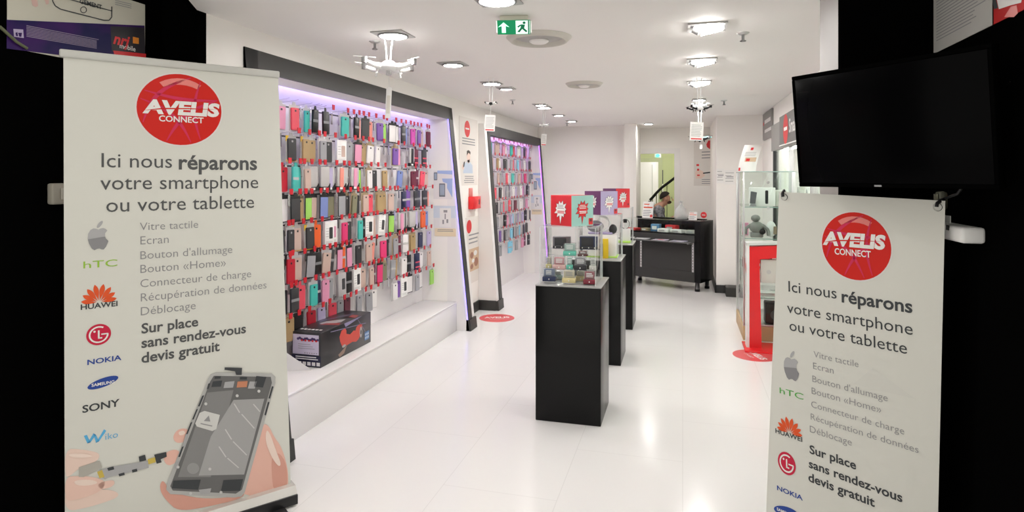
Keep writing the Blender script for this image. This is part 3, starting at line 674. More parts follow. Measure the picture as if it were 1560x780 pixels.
printed('app_icon', [H((20, 44), (35, 45), (36, 58), (21, 56))], mat('lilac_print', (.45, .38, .55), .5), t, 2)
printed('app_icon_mark', [H((23, 50), (26, 49), (27, 55), (24, 55)), H((27, 50), (33, 50), (32, 56), (29, 56))], PURPLE, t, 3)
printed('small_print', [H((40, 38.5 + 2.3 * i), (150 - (3 if i else 0), 60 + 1.9 * i), (150 - (3 if i else 0), 60.8 + 1.9 * i), (40, 39.5 + 2.3 * i)) for i in range(8)], mat('lilac_small_print', (.30, .25, .36), .5), t, 2)
# outline drawing of a phone
def stroke(pts, wpx):
    out = []
    for a, b in zip(pts, pts[1:]):
        d = Vector((b[0] - a[0], b[1] - a[1])); n = Vector((-d.y, d.x)).normalized() * wpx / 2
        out.append(H((a[0] + n.x, a[1] + n.y), (b[0] + n.x, b[1] + n.y), (b[0] - n.x, b[1] - n.y), (a[0] - n.x, a[1] - n.y)))
    return out
printed('phone_outline', stroke([(79, -20), (80, 2), (84, 9), (92, 14), (158, 31), (166, 31), (170, 26), (170, 10)], 1.6) + stroke([(80, -8), (171, 17)], 1.4) + stroke([(127 + 4.6 * math.cos(a), 15 + 4.6 * math.sin(a)) for a in [2 * PI * i / 14 for i in range(15)]], 1.2), INKD, t, 2)
x0, z0 = hit(M, 121, 4.5); lettering('GEMENT', x0, z0, hit(M, 155, 4.5)[0], INKD, t, 2, .03)
printed('caption_lines', [H((175, 0 + 3 * i), (200, 6 + 3 * i), (200, 7 + 3 * i), (175, 1 + 3 * i)) for i in range(3)], INK, t, 2)
printed('fingertip', [H((46, -5), (56, -2), (58, 9), (54, 11), (49, 8)), H((66, -5), (74, -2), (74, 6), (70, 7))], mat('pink_print', (.62, .42, .38), .5), t, 2)
a = at_x(90, 295, -2.6)
t = thing('switch_box', 'small grey switch box on the black shop front, peeking out behind the roll-up banner', 'switch', (-2.6, a.y, a.z), R(90))
obj('box', MB().bbox(-.055, .055, -.035, 0, -.045, .045, .008), mat('grey_plastic', (.34, .32, .27), .5), t)
obj('rocker', MB().bbox(-.02, .02, -.040, -.034, -.025, .025, .003), mat('grey_plastic_light', (.45, .43, .38), .5), t)
a = at_x(4, 50, -2.6); b = at_x(38, 74, -2.6)
t = thing('wall_cable', 'dull green cable running down beside the purple-footed poster corner', 'cable', (-2.6, 0, 0))
obj('cable', MB().tube([(.012, a.y - .02, a.z + .02), (.014, (a.y + b.y) / 2, (a.z + b.z) / 2 - .005), (.012, b.y, b.z)], .006, 8), mat('olive_cable', (.12, .13, .07), .5), t)
t, M, w, h = wall_poster('notice_poster', 'white page of small print hung high on the black shop front above the television', .95, 'R', 1424, 1516, -70, 82, mat('poster_page', (.50, .50, .47), .5))
printed('page_text', bars(w * .06, w * .9, h * .10, h * .60, 17, .3, .32), INK, t, 1)
printed('page_heading', bars(w * .18, w * .95, h * .60, h * .70, 2, .3, .5), INKD, t, 1)
printed('page_mark', [rect(w * .08, w * .15, h * .72, h * .80), rect(w * .05, w * .11, h * .58, h * .61)], INKD, t, 1)
t, M, w, h = wall_poster('advert_poster', 'glossy red and white advert poster at the top corner beside the page of small print', .95, 'R', 1514, 1640, -70, 38, mat('poster_red', (.50, .02, .02), .6, .15))
printed('white_shape', [H((1517, -10), (1545, -20), (1560, -14), (1556, 4), (1540, 8), (1522, 14))], WHITEP, t, 1)
printed('dark_shape', [H((1512, -4), (1517, -4), (1521, 12), (1515, 14))], INKD, t, 2)
printed('pale_shape', [H((1530, 26), (1540, 10), (1549, 8), (1551, 20), (1545, 26))], mat('red_print_pale', (.70, .12, .10), .4), t, 1)
a = at_x(1447, 338, .95); b = at_x(1503, 372, .95)
t = thing('socket_box', 'white plastic wall socket box with plugged black cable beside the grey banner', 'socket', (.95, b.y, b.z), R(-90))
ww = a.y - b.y
obj('box', MB().bbox(-ww, 0, -.07, 0, 0, a.z - b.z - .0, .01), PLASTICW, t)
obj('window', MB().box(-ww * .55, -ww * .30, -.0715, -.069, .06, .085), mat('window_grey', (.40, .42, .40), .3), t)
obj('key_slot', MB().box(-ww * .42, -ww * .34, -.0715, -.069, .035, .052), PLASTICK, t)
pl = obj('plug', MB().tube([(-ww * .75, -.07, .045), (-ww * .75, -.11, .045)], .012, 12), PLASTICK, t)
obj('cable', MB().tube([(-ww * .75, -.11, .045), (-ww * .9, -.13, .07), (-ww * .6, -.11, .12), (-ww * .3, -.05, .16), (-ww * .2, -.012, .24)], .005, 8), PLASTICK, pl)
a = at_x(1446, 300, .95)
t = thing('junction_box', 'small olive grey junction box on the black shop front just above the socket box', 'junction box', (.95, a.y, a.z - .03), R(-90))
obj('box', MB().bbox(-.06, .0, -.03, 0, -.02, .05, .012), mat('olive_grey', (.14, .14, .10), .5), t)
obj('lid', MB().bbox(-.05, -.01, -.034, -.03, -.01, .04, .004), mat('olive_grey_light', (.18, .18, .13), .5), t)

# ------------------------------------------------------------------ posters on the white walls
t, M, w, h = wall_poster('wall_poster', 'translucent poster of a man phoning, between the two case walls above the red holder', WX, 'L', 699, 727, 176, 283, mat('poster_pale', (.74, .70, .66), .4))
printed('logo', [disc(w * .42, h * .835, w * .15, w * .15)], REDP, t, 1)
printed('logo_word', [rect(w * .32, w * .52, h * .825, h * .85)], WHITEP, t, 2)
printed('headline', bars(w * .12, w * .88, h * .59, h * .71, 3, .15, .4, True), INK, t, 1)
printed('footer_text', bars(w * .2, w * .85, h * .03, h * .15, 4, .3, .4, True), INK, t, 1)
cx, cz = w * .46, h * .42
printed('man_shirt', [[(cx - .26 * w, h * .18), (cx + .26 * w, h * .18), (cx + .24 * w, h * .30), (cx + .1 * w, h * .35), (cx - .08 * w, h * .35), (cx - .2 * w, h * .31)]], mat('pale_blue_print', (.50, .58, .70), .5), t, 1)
printed('man_face', [disc(cx + .03 * w, cz, .09 * w, .085 * h, 18), rect(cx - .03 * w, cx + .08 * w, h * .33, h * .38), disc(cx - .27 * w, h * .27, .06 * w, .04 * h, 12)], SKIN2, t, 2)
printed('man_hair', [[(cx - .07 * w, cz + .02 * h), (cx - .07 * w, cz + .09 * h), (cx + .03 * w, cz + .105 * h), (cx + .13 * w, cz + .08 * h), (cx + .12 * w, cz + .04 * h), (cx + .02 * w, cz + .065 * h)]], mat('dark_hair_print', (.05, .035, .03), .5), t, 3)
printed('man_phone', [[(cx - .27 * w, h * .26), (cx - .20 * w, h * .28), (cx - .17 * w, h * .355), (cx - .24 * w, h * .335)]], INKD, t, 3)
t, M, w, h = wall_poster('wall_poster', 'translucent poster with round red logo and food picture, under the red holder by the skirting', WX, 'L', 709, 731, 332, 436, mat('poster_pale', (.74, .70, .66), .4))
printed('logo', [disc(w * .22, h * .86, w * .17, w * .15)], REDP, t, 1)
printed('headline', bars(w * .2, w * .9, h * .58, h * .76, 3, .2, .35), INK, t, 1)
printed('picture', [rect(w * .2, w * .9, h * .18, h * .52)], mat('warm_print', (.62, .45, .30), .5), t, 1)
printed('picture_shape', [disc(w * .4, h * .42, w * .12, h * .05, 14), disc(w * .7, h * .3, w * .14, h * .07, 14), disc(w * .4, h * .25, w * .1, h * .04, 14)], mat('brown_print', (.35, .16, .10), .5), t, 2)
printed('picture_light', [disc(w * .65, h * .44, w * .12, h * .04, 14), disc(w * .5, h * .33, w * .1, h * .03, 14)], WHITEP, t, 2)
a = at_x(717, 319, WX + .03); b = at_x(729, 319, WX + .03)
t = thing('leaflet_holder', 'bright red plastic leaflet holder fixed to the white wall between the two posters', 'leaflet holder', (WX, a.y, a.z), R(90)); ww = min(b.y, 7.05) - a.y
obj('pocket', MB().bbox(0, ww, -.06, 0, 0, .145, .006), REDG, t)
obj('back_plate', MB().bbox(ww * .05, ww * .45, -.012, 0, .145, .245, .004), mat('pale_red_plate', (.65, .22, .20), .4), t)
obj('slot', MB().box(ww * .72, ww * .82, -.062, -.059, .05, .11), INKD, t)
# two advert sheets on each niche end wall (facing the entrance)
SKYL = mat('pale_sky_print', (.36, .47, .74), .5); CREAM = mat('cream_print', (.80, .68, .48), .5)
def end_posters(Y, Xfun, x_l, group, which):
    z0, z1 = 1.36, 1.66
    for nm, za, zb, lb in (('phone_advert', 1.37, 1.67, 'pale blue and white phone advert sheet, upper of two on the %s niche end panel' % which), ('phone_advert', .98, 1.30, 'cream-footed advert sheet, lower of two on the %s niche end panel' % which)):
        xa = x_l; xb = Xfun((za + zb) / 2) - .035
        t = thing(nm, lb, 'poster', (xa, Y - .002, za), 0, group); w = xb - xa; h = zb - za
        obj('sheet', MB().box(0, w, 0, .0018, 0, h), mat('advert_white', (.76, .74, .74), .45), t)
        if za > 1.3:
            printed('blue_band', [[(w * .2, h), (w, h), (w, h * .86), (w * .2, h * .9)], [(w * .45, h * .72), (w, h * .72), (w, h * .05), (w * .72, h * .38), (w * .72, h * .55), (w * .5, h * .60)]], SKYL, t, 1)
            printed('phone_picture', [rrect(w * .30, w * .62, h * .08, h * .55, .006), rrect(w * .02, w * .20, h * .66, h * .94, .005)], mat('phone_grey_print', (.20, .22, .25), .4), t, 2)
            printed('phone_glow', [rect(w * .34, w * .58, h * .14, h * .50), rect(w * .05, w * .17, h * .70, h * .90)], mat('phone_screen_print', (.35, .42, .52), .4), t, 3)
        else:
            printed('blue_header', [rect(0, w, h * .60, h)], mat('ice_print', (.62, .68, .76), .5), t, 1)
            printed('cream_footer', [rect(w * .05, w, 0, h * .26)], CREAM, t, 1)
            printed('picture_panel', [rect(w * .28, w * .78, h * .30, h * .92)], WHITEP, t, 2)
            printed('earphone_picture', [rect(w * .45, w * .62, h * .78, h * .86), rect(w * .40, w * .47, h * .40, h * .54), rect(w * .58, w * .66, h * .44, h * .56), rect(w * .5, w * .55, h * .56, h * .74)], INK, t, 3)
            printed('caption', bars(w * .1, w * .95, h * .14, h * .24, 2, .2, .4, True), INK, t, 2)
end_posters(6.06, XN, -2.535, 'adverts on the near niche end panel', 'near')
end_posters(10.02, XF, -2.44, 'adverts on the far niche end panel', 'far')
# repair poster on the rear wall
a = at_y(1057, 205, 11); b = at_y(1089, 283, 11)
t = thing('wall_poster', 'pale repair poster with red logo on the rear wall behind the counter', 'poster', (a.x, 10.994, b.z)); w = .46; h = a.z - b.z
obj('sheet', MB().box(0, w, 0, .003, 0, h), mat('poster_pale', (.74, .70, .66), .4), t)
M = MX(t)
printed('logo', [H((1076 + 0, 220), (1079, 214), (1086, 214), (1090, 218), (1091, 222), (1088, 226), (1081, 227), (1077, 224))], REDP, t, 1)
printed('headline', [p for q in range(3) for p in [H((1069, 231 + 4.5 * q), (1092, 230 + 4.5 * q), (1092, 231.5 + 4.5 * q), (1069, 232.5 + 4.5 * q))]], INK, t, 1)
printed('hand_picture', [H((1059, 262), (1064, 257), (1072, 262), (1074, 268), (1068, 272), (1060, 272))], SKIN2, t, 1)
printed('phone_picture', [H((1071, 263), (1086, 261), (1086, 263), (1071, 265)), H((1085, 262), (1090, 254), (1092, 276), (1086, 274))], INKD, t, 2)
printed('small_logo', [H((1061, 250), (1065, 250), (1065, 253), (1061, 253)), H((1062, 257), (1065, 257), (1065, 260), (1062, 260)), H((1062, 266), (1066, 266), (1066, 268), (1062, 268))], REDP, t, 2)
printed('footer_text', [H((1069, 273 + 3 * q), (1090, 273 + 3 * q), (1090, 274 + 3 * q), (1069, 274 + 3 * q)) for q in range(3)], INK, t, 1)
for u0, u1, v0, v1, lb in ((1088.5, 1103, 257, 279, 'white paper notice on the wall edge by the counter, with handwritten lines'), (1103.5, 1119, 259, 281, 'white paper notice half behind the glass showcase post')):
    a = at_y(u0, v0, 9.0); b = at_y(u1, v1, 9.0)
    t = thing('paper_notice', lb, 'notice', (max(a.x, .452), 8.992, b.z), 0, 'paper notices on the white wall'); w = b.x - max(a.x, .452); h = a.z - b.z
    obj('sheet', MB().box(0, w, 0, .002, 0, h), PAPER, t)
    printed('writing', bars(w * .1, w * .95, h * .12, h * .9, 4, .4, .3), INKL, t, 1)
    printed('writing_dark', bars(w * .2, w * .95, h * .45, h * .6, 1, .2, .4), INK, t, 2)

# ------------------------------------------------------------------ black pedestals, acrylic covers, cardboard cubes
PED = [(3.96, 4.40, 'nearest black display pedestal in the aisle'), (5.28, 5.74, 'middle black display pedestal, behind the nearest one'), (6.56, 7.02, 'farthest black display pedestal, beside the counter')]
PX0, PX1 = -.935, -.505
for y0, y1, lb in PED:
    t = thing('display_pedestal', lb, 'pedestal', (PX0, y0, 0), 0, 'black display pedestals'); w = PX1 - PX0; d = y1 - y0
    obj('body', MB().bbox(0, w, 0, d, 0, .884, .004), BLACKG, t)
    obj('top_slab', MB().bbox(-.002, w + .002, -.002, d + .002, .884, .892, .002), mat('grey_top', (.30, .30, .29), .3), t)
PT = .892
def cover(x0, x1, y0, y1, h, lb):
    t = thing('acrylic_cover', lb, 'display cover', (x0, y0, PT), 0, 'clear acrylic covers on the pedestals'); w = x1 - x0; d = y1 - y0; e = .005
    obj('front_pane', MB().bbox(0, w, 0, e, 0, h, .001), CLEAR, t); obj('back_pane', MB().bbox(0, w, d - e, d, 0, h, .001), CLEAR, t)
    obj('side_pane', MB().bbox(0, e, e, d - e, 0, h, .001), CLEAR, t); obj('side_pane', MB().bbox(w - e, w, e, d - e, 0, h, .001), CLEAR, t)
    obj('top_pane', MB().bbox(0, w, 0, d, h, h + e, .001), CLEAR, t)
    ed = MB(); m_ = mat('acrylic_edge', (.72, .76, .75), .15, .6)
    for x in (0, w): 
        for y in (0, d): ed.box(x - .0015, x + .0015, y - .0015, y + .0015, 0, h + e)
    for y in (0, d): ed.box(0, w, y - .0015, y + .0015, h + e - .003, h + e)
    for x in (0, w): ed.box(x - .0015, x + .0015, 0, d, h + e - .003, h + e)
    obj('polished_edge', ed, m_, t)
    return t
CH = .375
cover(-.915, -.545, 4.0, 4.36, CH, 'clear acrylic cover over the watch boxes on the nearest pedestal')
cover(-.90, -.53, 5.32, 5.70, CH, 'clear acrylic cover over the headset on the middle pedestal')
cover(-.90, -.53, 6.60, 6.98, CH, 'clear acrylic cover over the smart watch on the farthest pedestal')
REDC = noisy('red_card', (.62, .018, .028), (.68, .03, .045), 3, .5); TEALC = mat('teal_card', (.33, .58, .53), .5); PURC = mat('plum_card', (.13, .035, .12), .5); LAVC = mat('lavender_card', (.42, .36, .56), .5)
def burst(cx, cz, r0, r1, n, ph, down=None):
    out = []
    for i in range(2 * n):
        a = ph + PI * i / n; r = (r1 * (.82 + .3 * ((i * 7) % 5) / 5)) if i % 2 == 0 else r0
        if down is not None and i == down: r = r1 * 1.5
        out.append((cx + r * math.cos(a), cz + r * math.sin(a)))
    return out
def cube(cx, cy, z, s, rz, lm, rm, lburst, rburst, lb):
    t = thing('cardboard_cube', lb, 'display cube', (cx, cy, z), rz, 'starburst cubes on the acrylic covers')
    hs = s / 2
    b = obj('box', MB().bbox(-hs, hs, -hs, hs, 0, s, .002), lm, t)
    # right-hand face is the local -y face, left-hand face the local -x face
    f = obj('side_panel', MB().box(-hs, hs, -hs - .001, -hs, 0, s), rm, t)
    def face(bm, bw, tm, rot, x, y):
        o = obj('starburst_outline', MB().flat(burst(0, s * .53, s * .22, s * .335, 11, .1, 16), 0), INKD, t, (x, y, 0), (0, 0, rot))
        obj('starburst', MB().flat(burst(0, s * .53, s * .20, s * .315, 11, .1, 16), -.0008), bm, o)
        q = MB()
        for r_ in bars(-s * .17, s * .17, s * .55, s * .70, 3, .3, .4, True): q.flat(r_, -.0014)
        obj('message', q, bw, o)
        q = MB()
        for r_ in bars(-s * .17, s * .19, s * .40, s * .50, 2, .2, .55, True): q.flat(r_, -.0014)
        obj('message_strong', q, tm, o)
        return o
    o = face(rburst[0], rburst[1], rburst[2], 0, 0, -hs - .0015)
    obj('shop_tag', MB().flat(rect(s * .28, s * .47, s * .03, s * .24), -.0016), REDP, o)
    obj('shop_tag_mark', MB().flat(burst(s * .375, s * .17, s * .03, s * .08, 6, 0), -.0022), INKD, o)
    face(lburst[0], lburst[1], lburst[2], R(-90), -hs - .0008, 0)
    return t
WB = (WHITEP, INK, REDP)
cz = PT + CH + .005
cube(-.735, 4.20, cz, .205, R(54), REDC, TEALC, WB, (REDP, WHITEP, WHITEP), 'red and teal cardboard cube with starbursts, on the nearest acrylic cover')
cube(-.70, 5.50, cz, .205, R(51), PURC, LAVC, WB, WB, 'plum and lavender cardboard cube with white starbursts, on the middle acrylic cover')
cube(-.70, 6.80, cz, .205, R(50), PURC, REDC, WB, WB, 'small red cardboard cube farthest away, on the rear acrylic cover')

# watch boxes: coloured base, clear lid, printed card inside
def watch_box(u, v, Y, w, base, win, label, rz=.1, h=.085, bh=.03, inky=True):
    p = at_y(u, v, Y); d = w * .72
    t = thing('watch_box', label, 'watch box', p, rz, 'boxed watches under the nearest acrylic cover')
    obj('base', MB().bbox(-w / 2, w / 2, -d / 2, d / 2, 0, bh, .003), base, t)
    obj('lid', MB().bbox(-w / 2 + .002, w / 2 - .002, -d / 2 + .002, d / 2 - .002, bh, h, .003), glass('lid_plastic', (.93, .95, .95), haze=.06), t)
    c = obj('card', MB().bbox(-w / 2 + .008, w / 2 - .008, -d * .1, d * .3, bh, h * .93, .004), win, t)
    q = MB()
    for r_ in bars(-w * .26, w * .3, bh + (h - bh) * .2, bh + (h - bh) * .75, 3, .3, .5): q.flat(r_, -d * .1 - .001)
    obj('card_print', q, PAPER if inky else INK, c)
    obj('base_mark', MB().flat(disc(0, bh * .5, .004, .005, 10), -d / 2 - .0008), PAPER, t)
    return t
def col(n, c): return mat(n, c, .4, .4)
NAVY = col('navy_card', (.012, .022, .08)); BLUE2 = col('slate_card', (.10, .13, .22)); YEL = col('butter_card', (.72, .60, .30)); MAR = col('maroon_card', (.20, .012, .03)); MAR2 = col('wine_card', (.25, .05, .07))
PINKB = col('blush_card', (.66, .42, .40)); ROSE = col('rose_card', (.50, .22, .24)); BLK = col('ink_card', (.012, .012, .018)); GREY2 = col('grey_card', (.17, .16, .18)); TEAL2 = col('mint_card', (.12, .52, .40)); TEAL3 = col('mint_grey_card', (.33, .45, .41))
BEI = col('sand_card', (.52, .46, .34)); CLR = col('pale_card', (.60, .60, .55))
r1 = thing('acrylic_riser', 'clear stepped acrylic riser carrying the watch boxes on the nearest pedestal', 'riser', (-.905, 4.09, PT))
for i, (y, z) in enumerate(((0, .085), (.075, .17), (.15, .205))):
    obj('step', MB().bbox(0, .345, y, .25 if i == 2 else y + .075, z - .004, z, .001), CLEAR, r1); obj('riser_wall', MB().bbox(0, .345, y, y + .004, 0 if i == 0 else (0, .085, .17)[i], z - .004, .001), CLEAR, r1)
watch_box(837, 427.5, 4.055, .088, NAVY, BLUE2, 'navy watch box at the corner of the front row, nearest the case walls')
watch_box(867, 430, 4.055, .088, YEL, BEI, 'butter yellow watch box in the middle of the front row', inky=False)
watch_box(898, 432, 4.06, .080, MAR, MAR2, 'maroon watch box in the front row corner nearest the banner in front')
def on_step(u, Y, z):   # foot of a box standing on a step
    p = at_y(u, 400, Y); return HORIZON - (z - CAM_H) * FPX / (-p.x * sy_ + Y * cy_)
z1, z2, z3 = PT + .0855, PT + .1705, PT + .2055
watch_box(852, on_step(852, 4.127, z1), 4.127, .085, PINKB, ROSE, 'blush pink watch box on the first step')
watch_box(884, on_step(884, 4.127, z1), 4.127, .085, BLK, GREY2, 'black based grey watch box on the first step')
watch_box(903, on_step(903, 4.127, z1), 4.127, .045, CLR, CLR, 'pale clear watch box at the end of the first step', inky=False)
watch_box(836, on_step(836, 4.127, z1), 4.127, .04, col('mustard_card', (.50, .44, .20)), BEI, 'narrow mustard watch box at the start of the first step', inky=False)
watch_box(868, on_step(868, 4.202, z2), 4.202, .088, TEAL2, TEAL3, 'mint green watch box on the second step')
watch_box(868, on_step(868, 4.127, z1), 4.127, .046, TEAL2, TEAL3, 'narrow mint watch box between the pink and the black based ones on the first step')
watch_box(885, on_step(885, 4.20, PT + .001), 4.20, .075, YEL, BEI, 'cream yellow watch box under the first step of the riser', inky=False, h=.07)
watch_box(850, on_step(850, 4.20, PT + .001), 4.20, .06, TEAL3, CLR, 'pale green watch box under the riser behind the navy one', inky=False, h=.06)
watch_box(888, on_step(888, 4.202, z2), 4.202, .07, col('brown_card2', (.10, .03, .03)), col('brown_card3', (.16, .06, .05)), 'dark brown watch box on the second step below the navy presentation box', h=.034, bh=.012)
for u, w, hh, lb in ((856, .125, .085, 'wide black presentation box on the top step, nearest the case walls'), (897, .125, .09, 'wide dark navy presentation box on the top step')):
    v = on_step(u, 4.30, z3); p = at_y(u, v, 4.30)
    t = thing('presentation_box', lb, 'box', p, .12, 'dark presentation boxes')
    obj('body', MB().bbox(-w / 2, w / 2, -.03, .03, 0, hh, .003), NAVY if u > 880 else GREY2, t)
    obj('window', MB().bbox(-w / 2 + .012, w / 2 - .03, -.032, -.03, .022, hh - .008, .001), BLK, t)
    obj('label_strip', MB().bbox(-w / 2, w / 2, -.0315, -.03, .004, .020, .0005), BLK, t)
    q = MB()
    for k in (-.35, 0, .32): q.flat(disc(w * k, .012, .004, .004, 10), -.0322)
    obj('label_mark', q, PAPER, t)
# middle pedestal: headset, yellow box, lime plinth
t = thing('display_block', 'white block inside the middle acrylic cover carrying the headset', 'display block', (-.715, 5.52, PT), 0)
obj('block', MB().bbox(-.10, .15, -.06, .12, .012, .20, .003), PANELW, t); obj('base_sheet', MB().bbox(-.11, .16, -.07, .13, 0, .012, .002), col('lime_plastic', (.50, .80, .12)), t)
t = thing('retail_box', 'yellow retail box inside the middle acrylic cover', 'box', (-.66, 5.415, PT), .1)
obj('carton', MB().bbox(-.035, .035, -.02, .02, 0, .17, .002), col('yellow_card', (.75, .52, .02)), t); obj('dark_panel', MB().bbox(-.035, -.01, -.0215, -.02, .02, .13, .001), col('brown_card', (.25, .17, .03)), t)
t = thing('headset', 'grey headset with curved white band inside the middle acrylic cover', 'headset', (-.69, 5.51, PT + .203), .2); t.scale = (1.25, 1.1, 1.25)
obj('visor', MB().ball((-.05, 0, .055), .06, .045, .042, 18, 10), col('grey_plastic2', (.25, .25, .28)), t)
obj('band', MB().tube([(-.02 + .075 * math.cos(a), .0, .072 + .056 * math.sin(a)) for a in [R(-95 + 190 * i / 12) for i in range(13)]], .009, 10), PLASTICW, t)
obj('ear_pad', MB().ball((.075, 0, .035), .03, .03, .035, 14, 8), PLASTICK, t)
obj('stand', MB().bbox(-.10, .07, -.03, .03, 0, .014, .004), col('lilac_plastic', (.40, .33, .55)), t)
t = thing('smart_watch', 'dark smart watch on white stand inside the farthest acrylic cover', 'watch', (-.60, 6.78, PT), 0)
obj('stand', MB().bbox(-.05, .05, -.03, .05, .02, .15, .004), PANELW, t); obj('base_sheet', MB().bbox(-.10, .06, -.06, .07, 0, .02, .002), col('lime_plastic', (.50, .80, .12)), t)
obj('strap', MB().lathe([(.042, -.012), (.046, -.012), (.046, .012), (.042, .012), (.042, -.012)], 24, (0, 0, .0), 1, 1.2, M=Matrix.Translation((0, .0, .20)) @ Matrix.Rotation(R(90), 4, 'X')), PLASTICK, t)
obj('dial', MB().bbox(-.02, .02, -.02, -.012, .215, .255, .006), BLACKG, t)

# ------------------------------------------------------------------ bench and box in the near niche
t = thing('display_bench', 'long low white bench along the foot of the near case wall', 'bench', (NX + .002, 3.053, 0))
obj('body', MB().bbox(0, -2.275 - NX, 0, 6.055 - 3.053, 0, .285, .003), PANELW, t); obj('top_board', MB().bbox(0, -2.27 - NX, 0, 6.055 - 3.053, .285, .30, .003), mat('bench_top', (.84, .82, .80), .22), t)
t = thing('hoverboard_carton', 'black carton picturing a red hoverboard, lying on the low white bench', 'box', (-2.600, 3.70, .30))
bw, bd, bh = .226, .70, .238
DK = noisy('carton_black', (.022, .022, .025), (.035, .033, .036), 4, .3, .5)
obj('carton', MB().bbox(0, bw, 0, bd, 0, bh, .003), DK, t)
e = obj('end_label', MB().flat(rect(.008, bw - .015, bh * .36, bh * .93), -.0008), mat('label_lilac', (.62, .57, .70), .4), t)
printed('label_picture', [disc(.05 + .014 * i, bh * .80 + .006 * math.sin(i * 1.7), .011, .009, 8) for i in range(12)], mat('dark_violet_print', (.08, .05, .16), .5), t, 2)
printed('label_picture_red', [disc(.08 + .028 * i, bh * .76, .009, .007, 8) for i in range(5)], REDP, t, 3)
printed('label_text', bars(.05, bw - .04, bh * .50, bh * .68, 3, .3, .25) + [rect(.10 + .018 * i, .108 + .018 * i, bh * .39, bh * .42) for i in range(6)], INK, t, 2)
printed('label_band', [rect(.0, bw, bh * .03, bh * .34)], mat('carton_navy', (.015, .015, .05), .35), t, 1)
printed('band_text', bars(.03, bw - .02, bh * .20, bh * .32, 2, .15, .45) + [rect(.05 + .036 * i, .076 + .036 * i, bh * .05, bh * .15) for i in range(5)], PAPER, t, 2)
# long side (faces the aisle): local frame turned to face +X
s = bpy.data.objects.new('side_print', None); COL.objects.link(s); s.parent = t; s.location = (bw, 0, 0); s.rotation_euler = (0, 0, R(90))
def sp(name, polys, m, l): return printed(name, polys, m, s, l)
def spb(name, polys, m, l): return sp(name, [[(.40 + (x - .38) * .86, .128 + (z - .14) * .84) for x, z in p] for p in polys], m, l)
spb('board_picture', [[(.20, .13), (.19, .17), (.22, .215), (.28, .225), (.30, .20), (.30, .17), (.36, .15), (.42, .17), (.45, .16), (.47, .19), (.52, .205), (.57, .19), (.56, .12), (.50, .07), (.46, .06), (.40, .075), (.33, .07), (.27, .07), (.23, .08)]], mat('board_red', (.60, .06, .04), .4), 2)
spb('board_wheel', [disc(.545, .125, .022, .05, 18), disc(.26, .075, .03, .012, 14)], mat('wheel_print', (.40, .38, .38), .4), 3)
spb('wheel_hub', [disc(.545, .125, .010, .022, 14)], INKD, 4)
sp('light_streak', [[(.12, .215), (.62, .165), (.62, .169), (.12, .220)], [(.48, .235), (.66, .05), (.663, .053), (.484, .236)], [(.30, .235), (.56, .235), (.32, .205)]], mat('streak_violet', (.25, .22, .38), .4), 2)
sp('glow_shape', [[(.22, .03), (.34, .07), (.30, .02), (.24, .008)]], mat('dust_print', (.30, .20, .16), .5), 2)
sp('blue_label', [rect(.60, .67, .035, .10)], mat('blue_label_print', (.10, .22, .45), .4), 2)
sp('blue_label_mark', [rect(.605 + .022 * i, .62 + .022 * i, .045 + .026 * j, .062 + .026 * j) for i in range(3) for j in range(2)], mat('pale_blue_mark', (.45, .55, .70), .4), 3)
tp = bpy.data.objects.new('top_print', None); COL.objects.link(tp); tp.parent = t; tp.location = (0, 0, bh); tp.rotation_euler = (R(-90), 0, 0)
tp.rotation_euler = (R(-90), 0, 0)
def tq(name, pts, m, l):
    mb = MB()
    for p in pts: mb.add([(x, y, .0006 * l) for x, y in p], [tuple(range(len(p)))])
    return obj(name, mb, m, t, (0, 0, bh))
bpy.data.objects.remove(tp)
tq('top_picture', [[(.06, .24), (.12, .22), (.19, .32), (.17, .42), (.11, .36), (.07, .32)]], mat('wheel_print', (.40, .38, .38), .4), 1)
tq('top_red', [[(.08, .20), (.22, .24), (.20, .30), (.10, .26)], [(.16, .48), (.22, .47), (.20, .56), (.14, .56)]], mat('board_red_dark', (.32, .05, .05), .4), 2)
tq('top_text', [rect(.02 + .03 * i, .04 + .03 * i, .06, .085) for i in range(6)], PAPER, 2)
tq('top_streak', [[(.02, .30), (.03, .30), (.14, .60), (.13, .60)]], mat('streak_violet', (.25, .22, .38), .4), 2)
t = thing('tent_card', 'blank white folded card leaning in front of the black carton on the bench', 'card', (-2.52, 3.60, .30), R(25))
obj('front_flap', MB().prism([(-.14, 0), (.12, 0), (-.14, .20)], -.001, .001, 'xz'), PAPER, t); obj('back_flap', MB().prism([(-.14, 0), (.0, 0), (-.14, .15)], .03, .032, 'xz'), PAPER, t); obj('foot_flap', MB().box(-.14, .10, 0, .034, 0, .0015), PAPER, t)

# ------------------------------------------------------------------ red floor stickers
for u, v, rx, lb, ro in ((757, 484.5, .20, 'round red floor sticker in front of the wall between the case walls', 20), (1150, 541.5, .19, 'round red floor sticker in front of the red totem', -70)):
    p = on_floor(u, v)
    t = thing('floor_sticker', lb, 'floor sticker', (p.x, p.y, 0.0), R(ro), 'red floor stickers')
    obj('disc', MB().cyl((0, 0, 0), rx, 0, .0015, 40), mat('sticker_red', (.70, .09, .10), .3, .5), t)
    o = lettering('AVELIS', -rx * .72, -rx * .05, rx * .72, WHITEP, t, 0, .03); o.rotation_euler = (R(-90), 0, 0); o.location = (0, 0, .0022)
    o = lettering('CONNECT', -rx * .42, -rx * .36, rx * .42, WHITEP, t, 0, .0); o.rotation_euler = (R(-90), 0, 0); o.location = (0, 0, .0022)

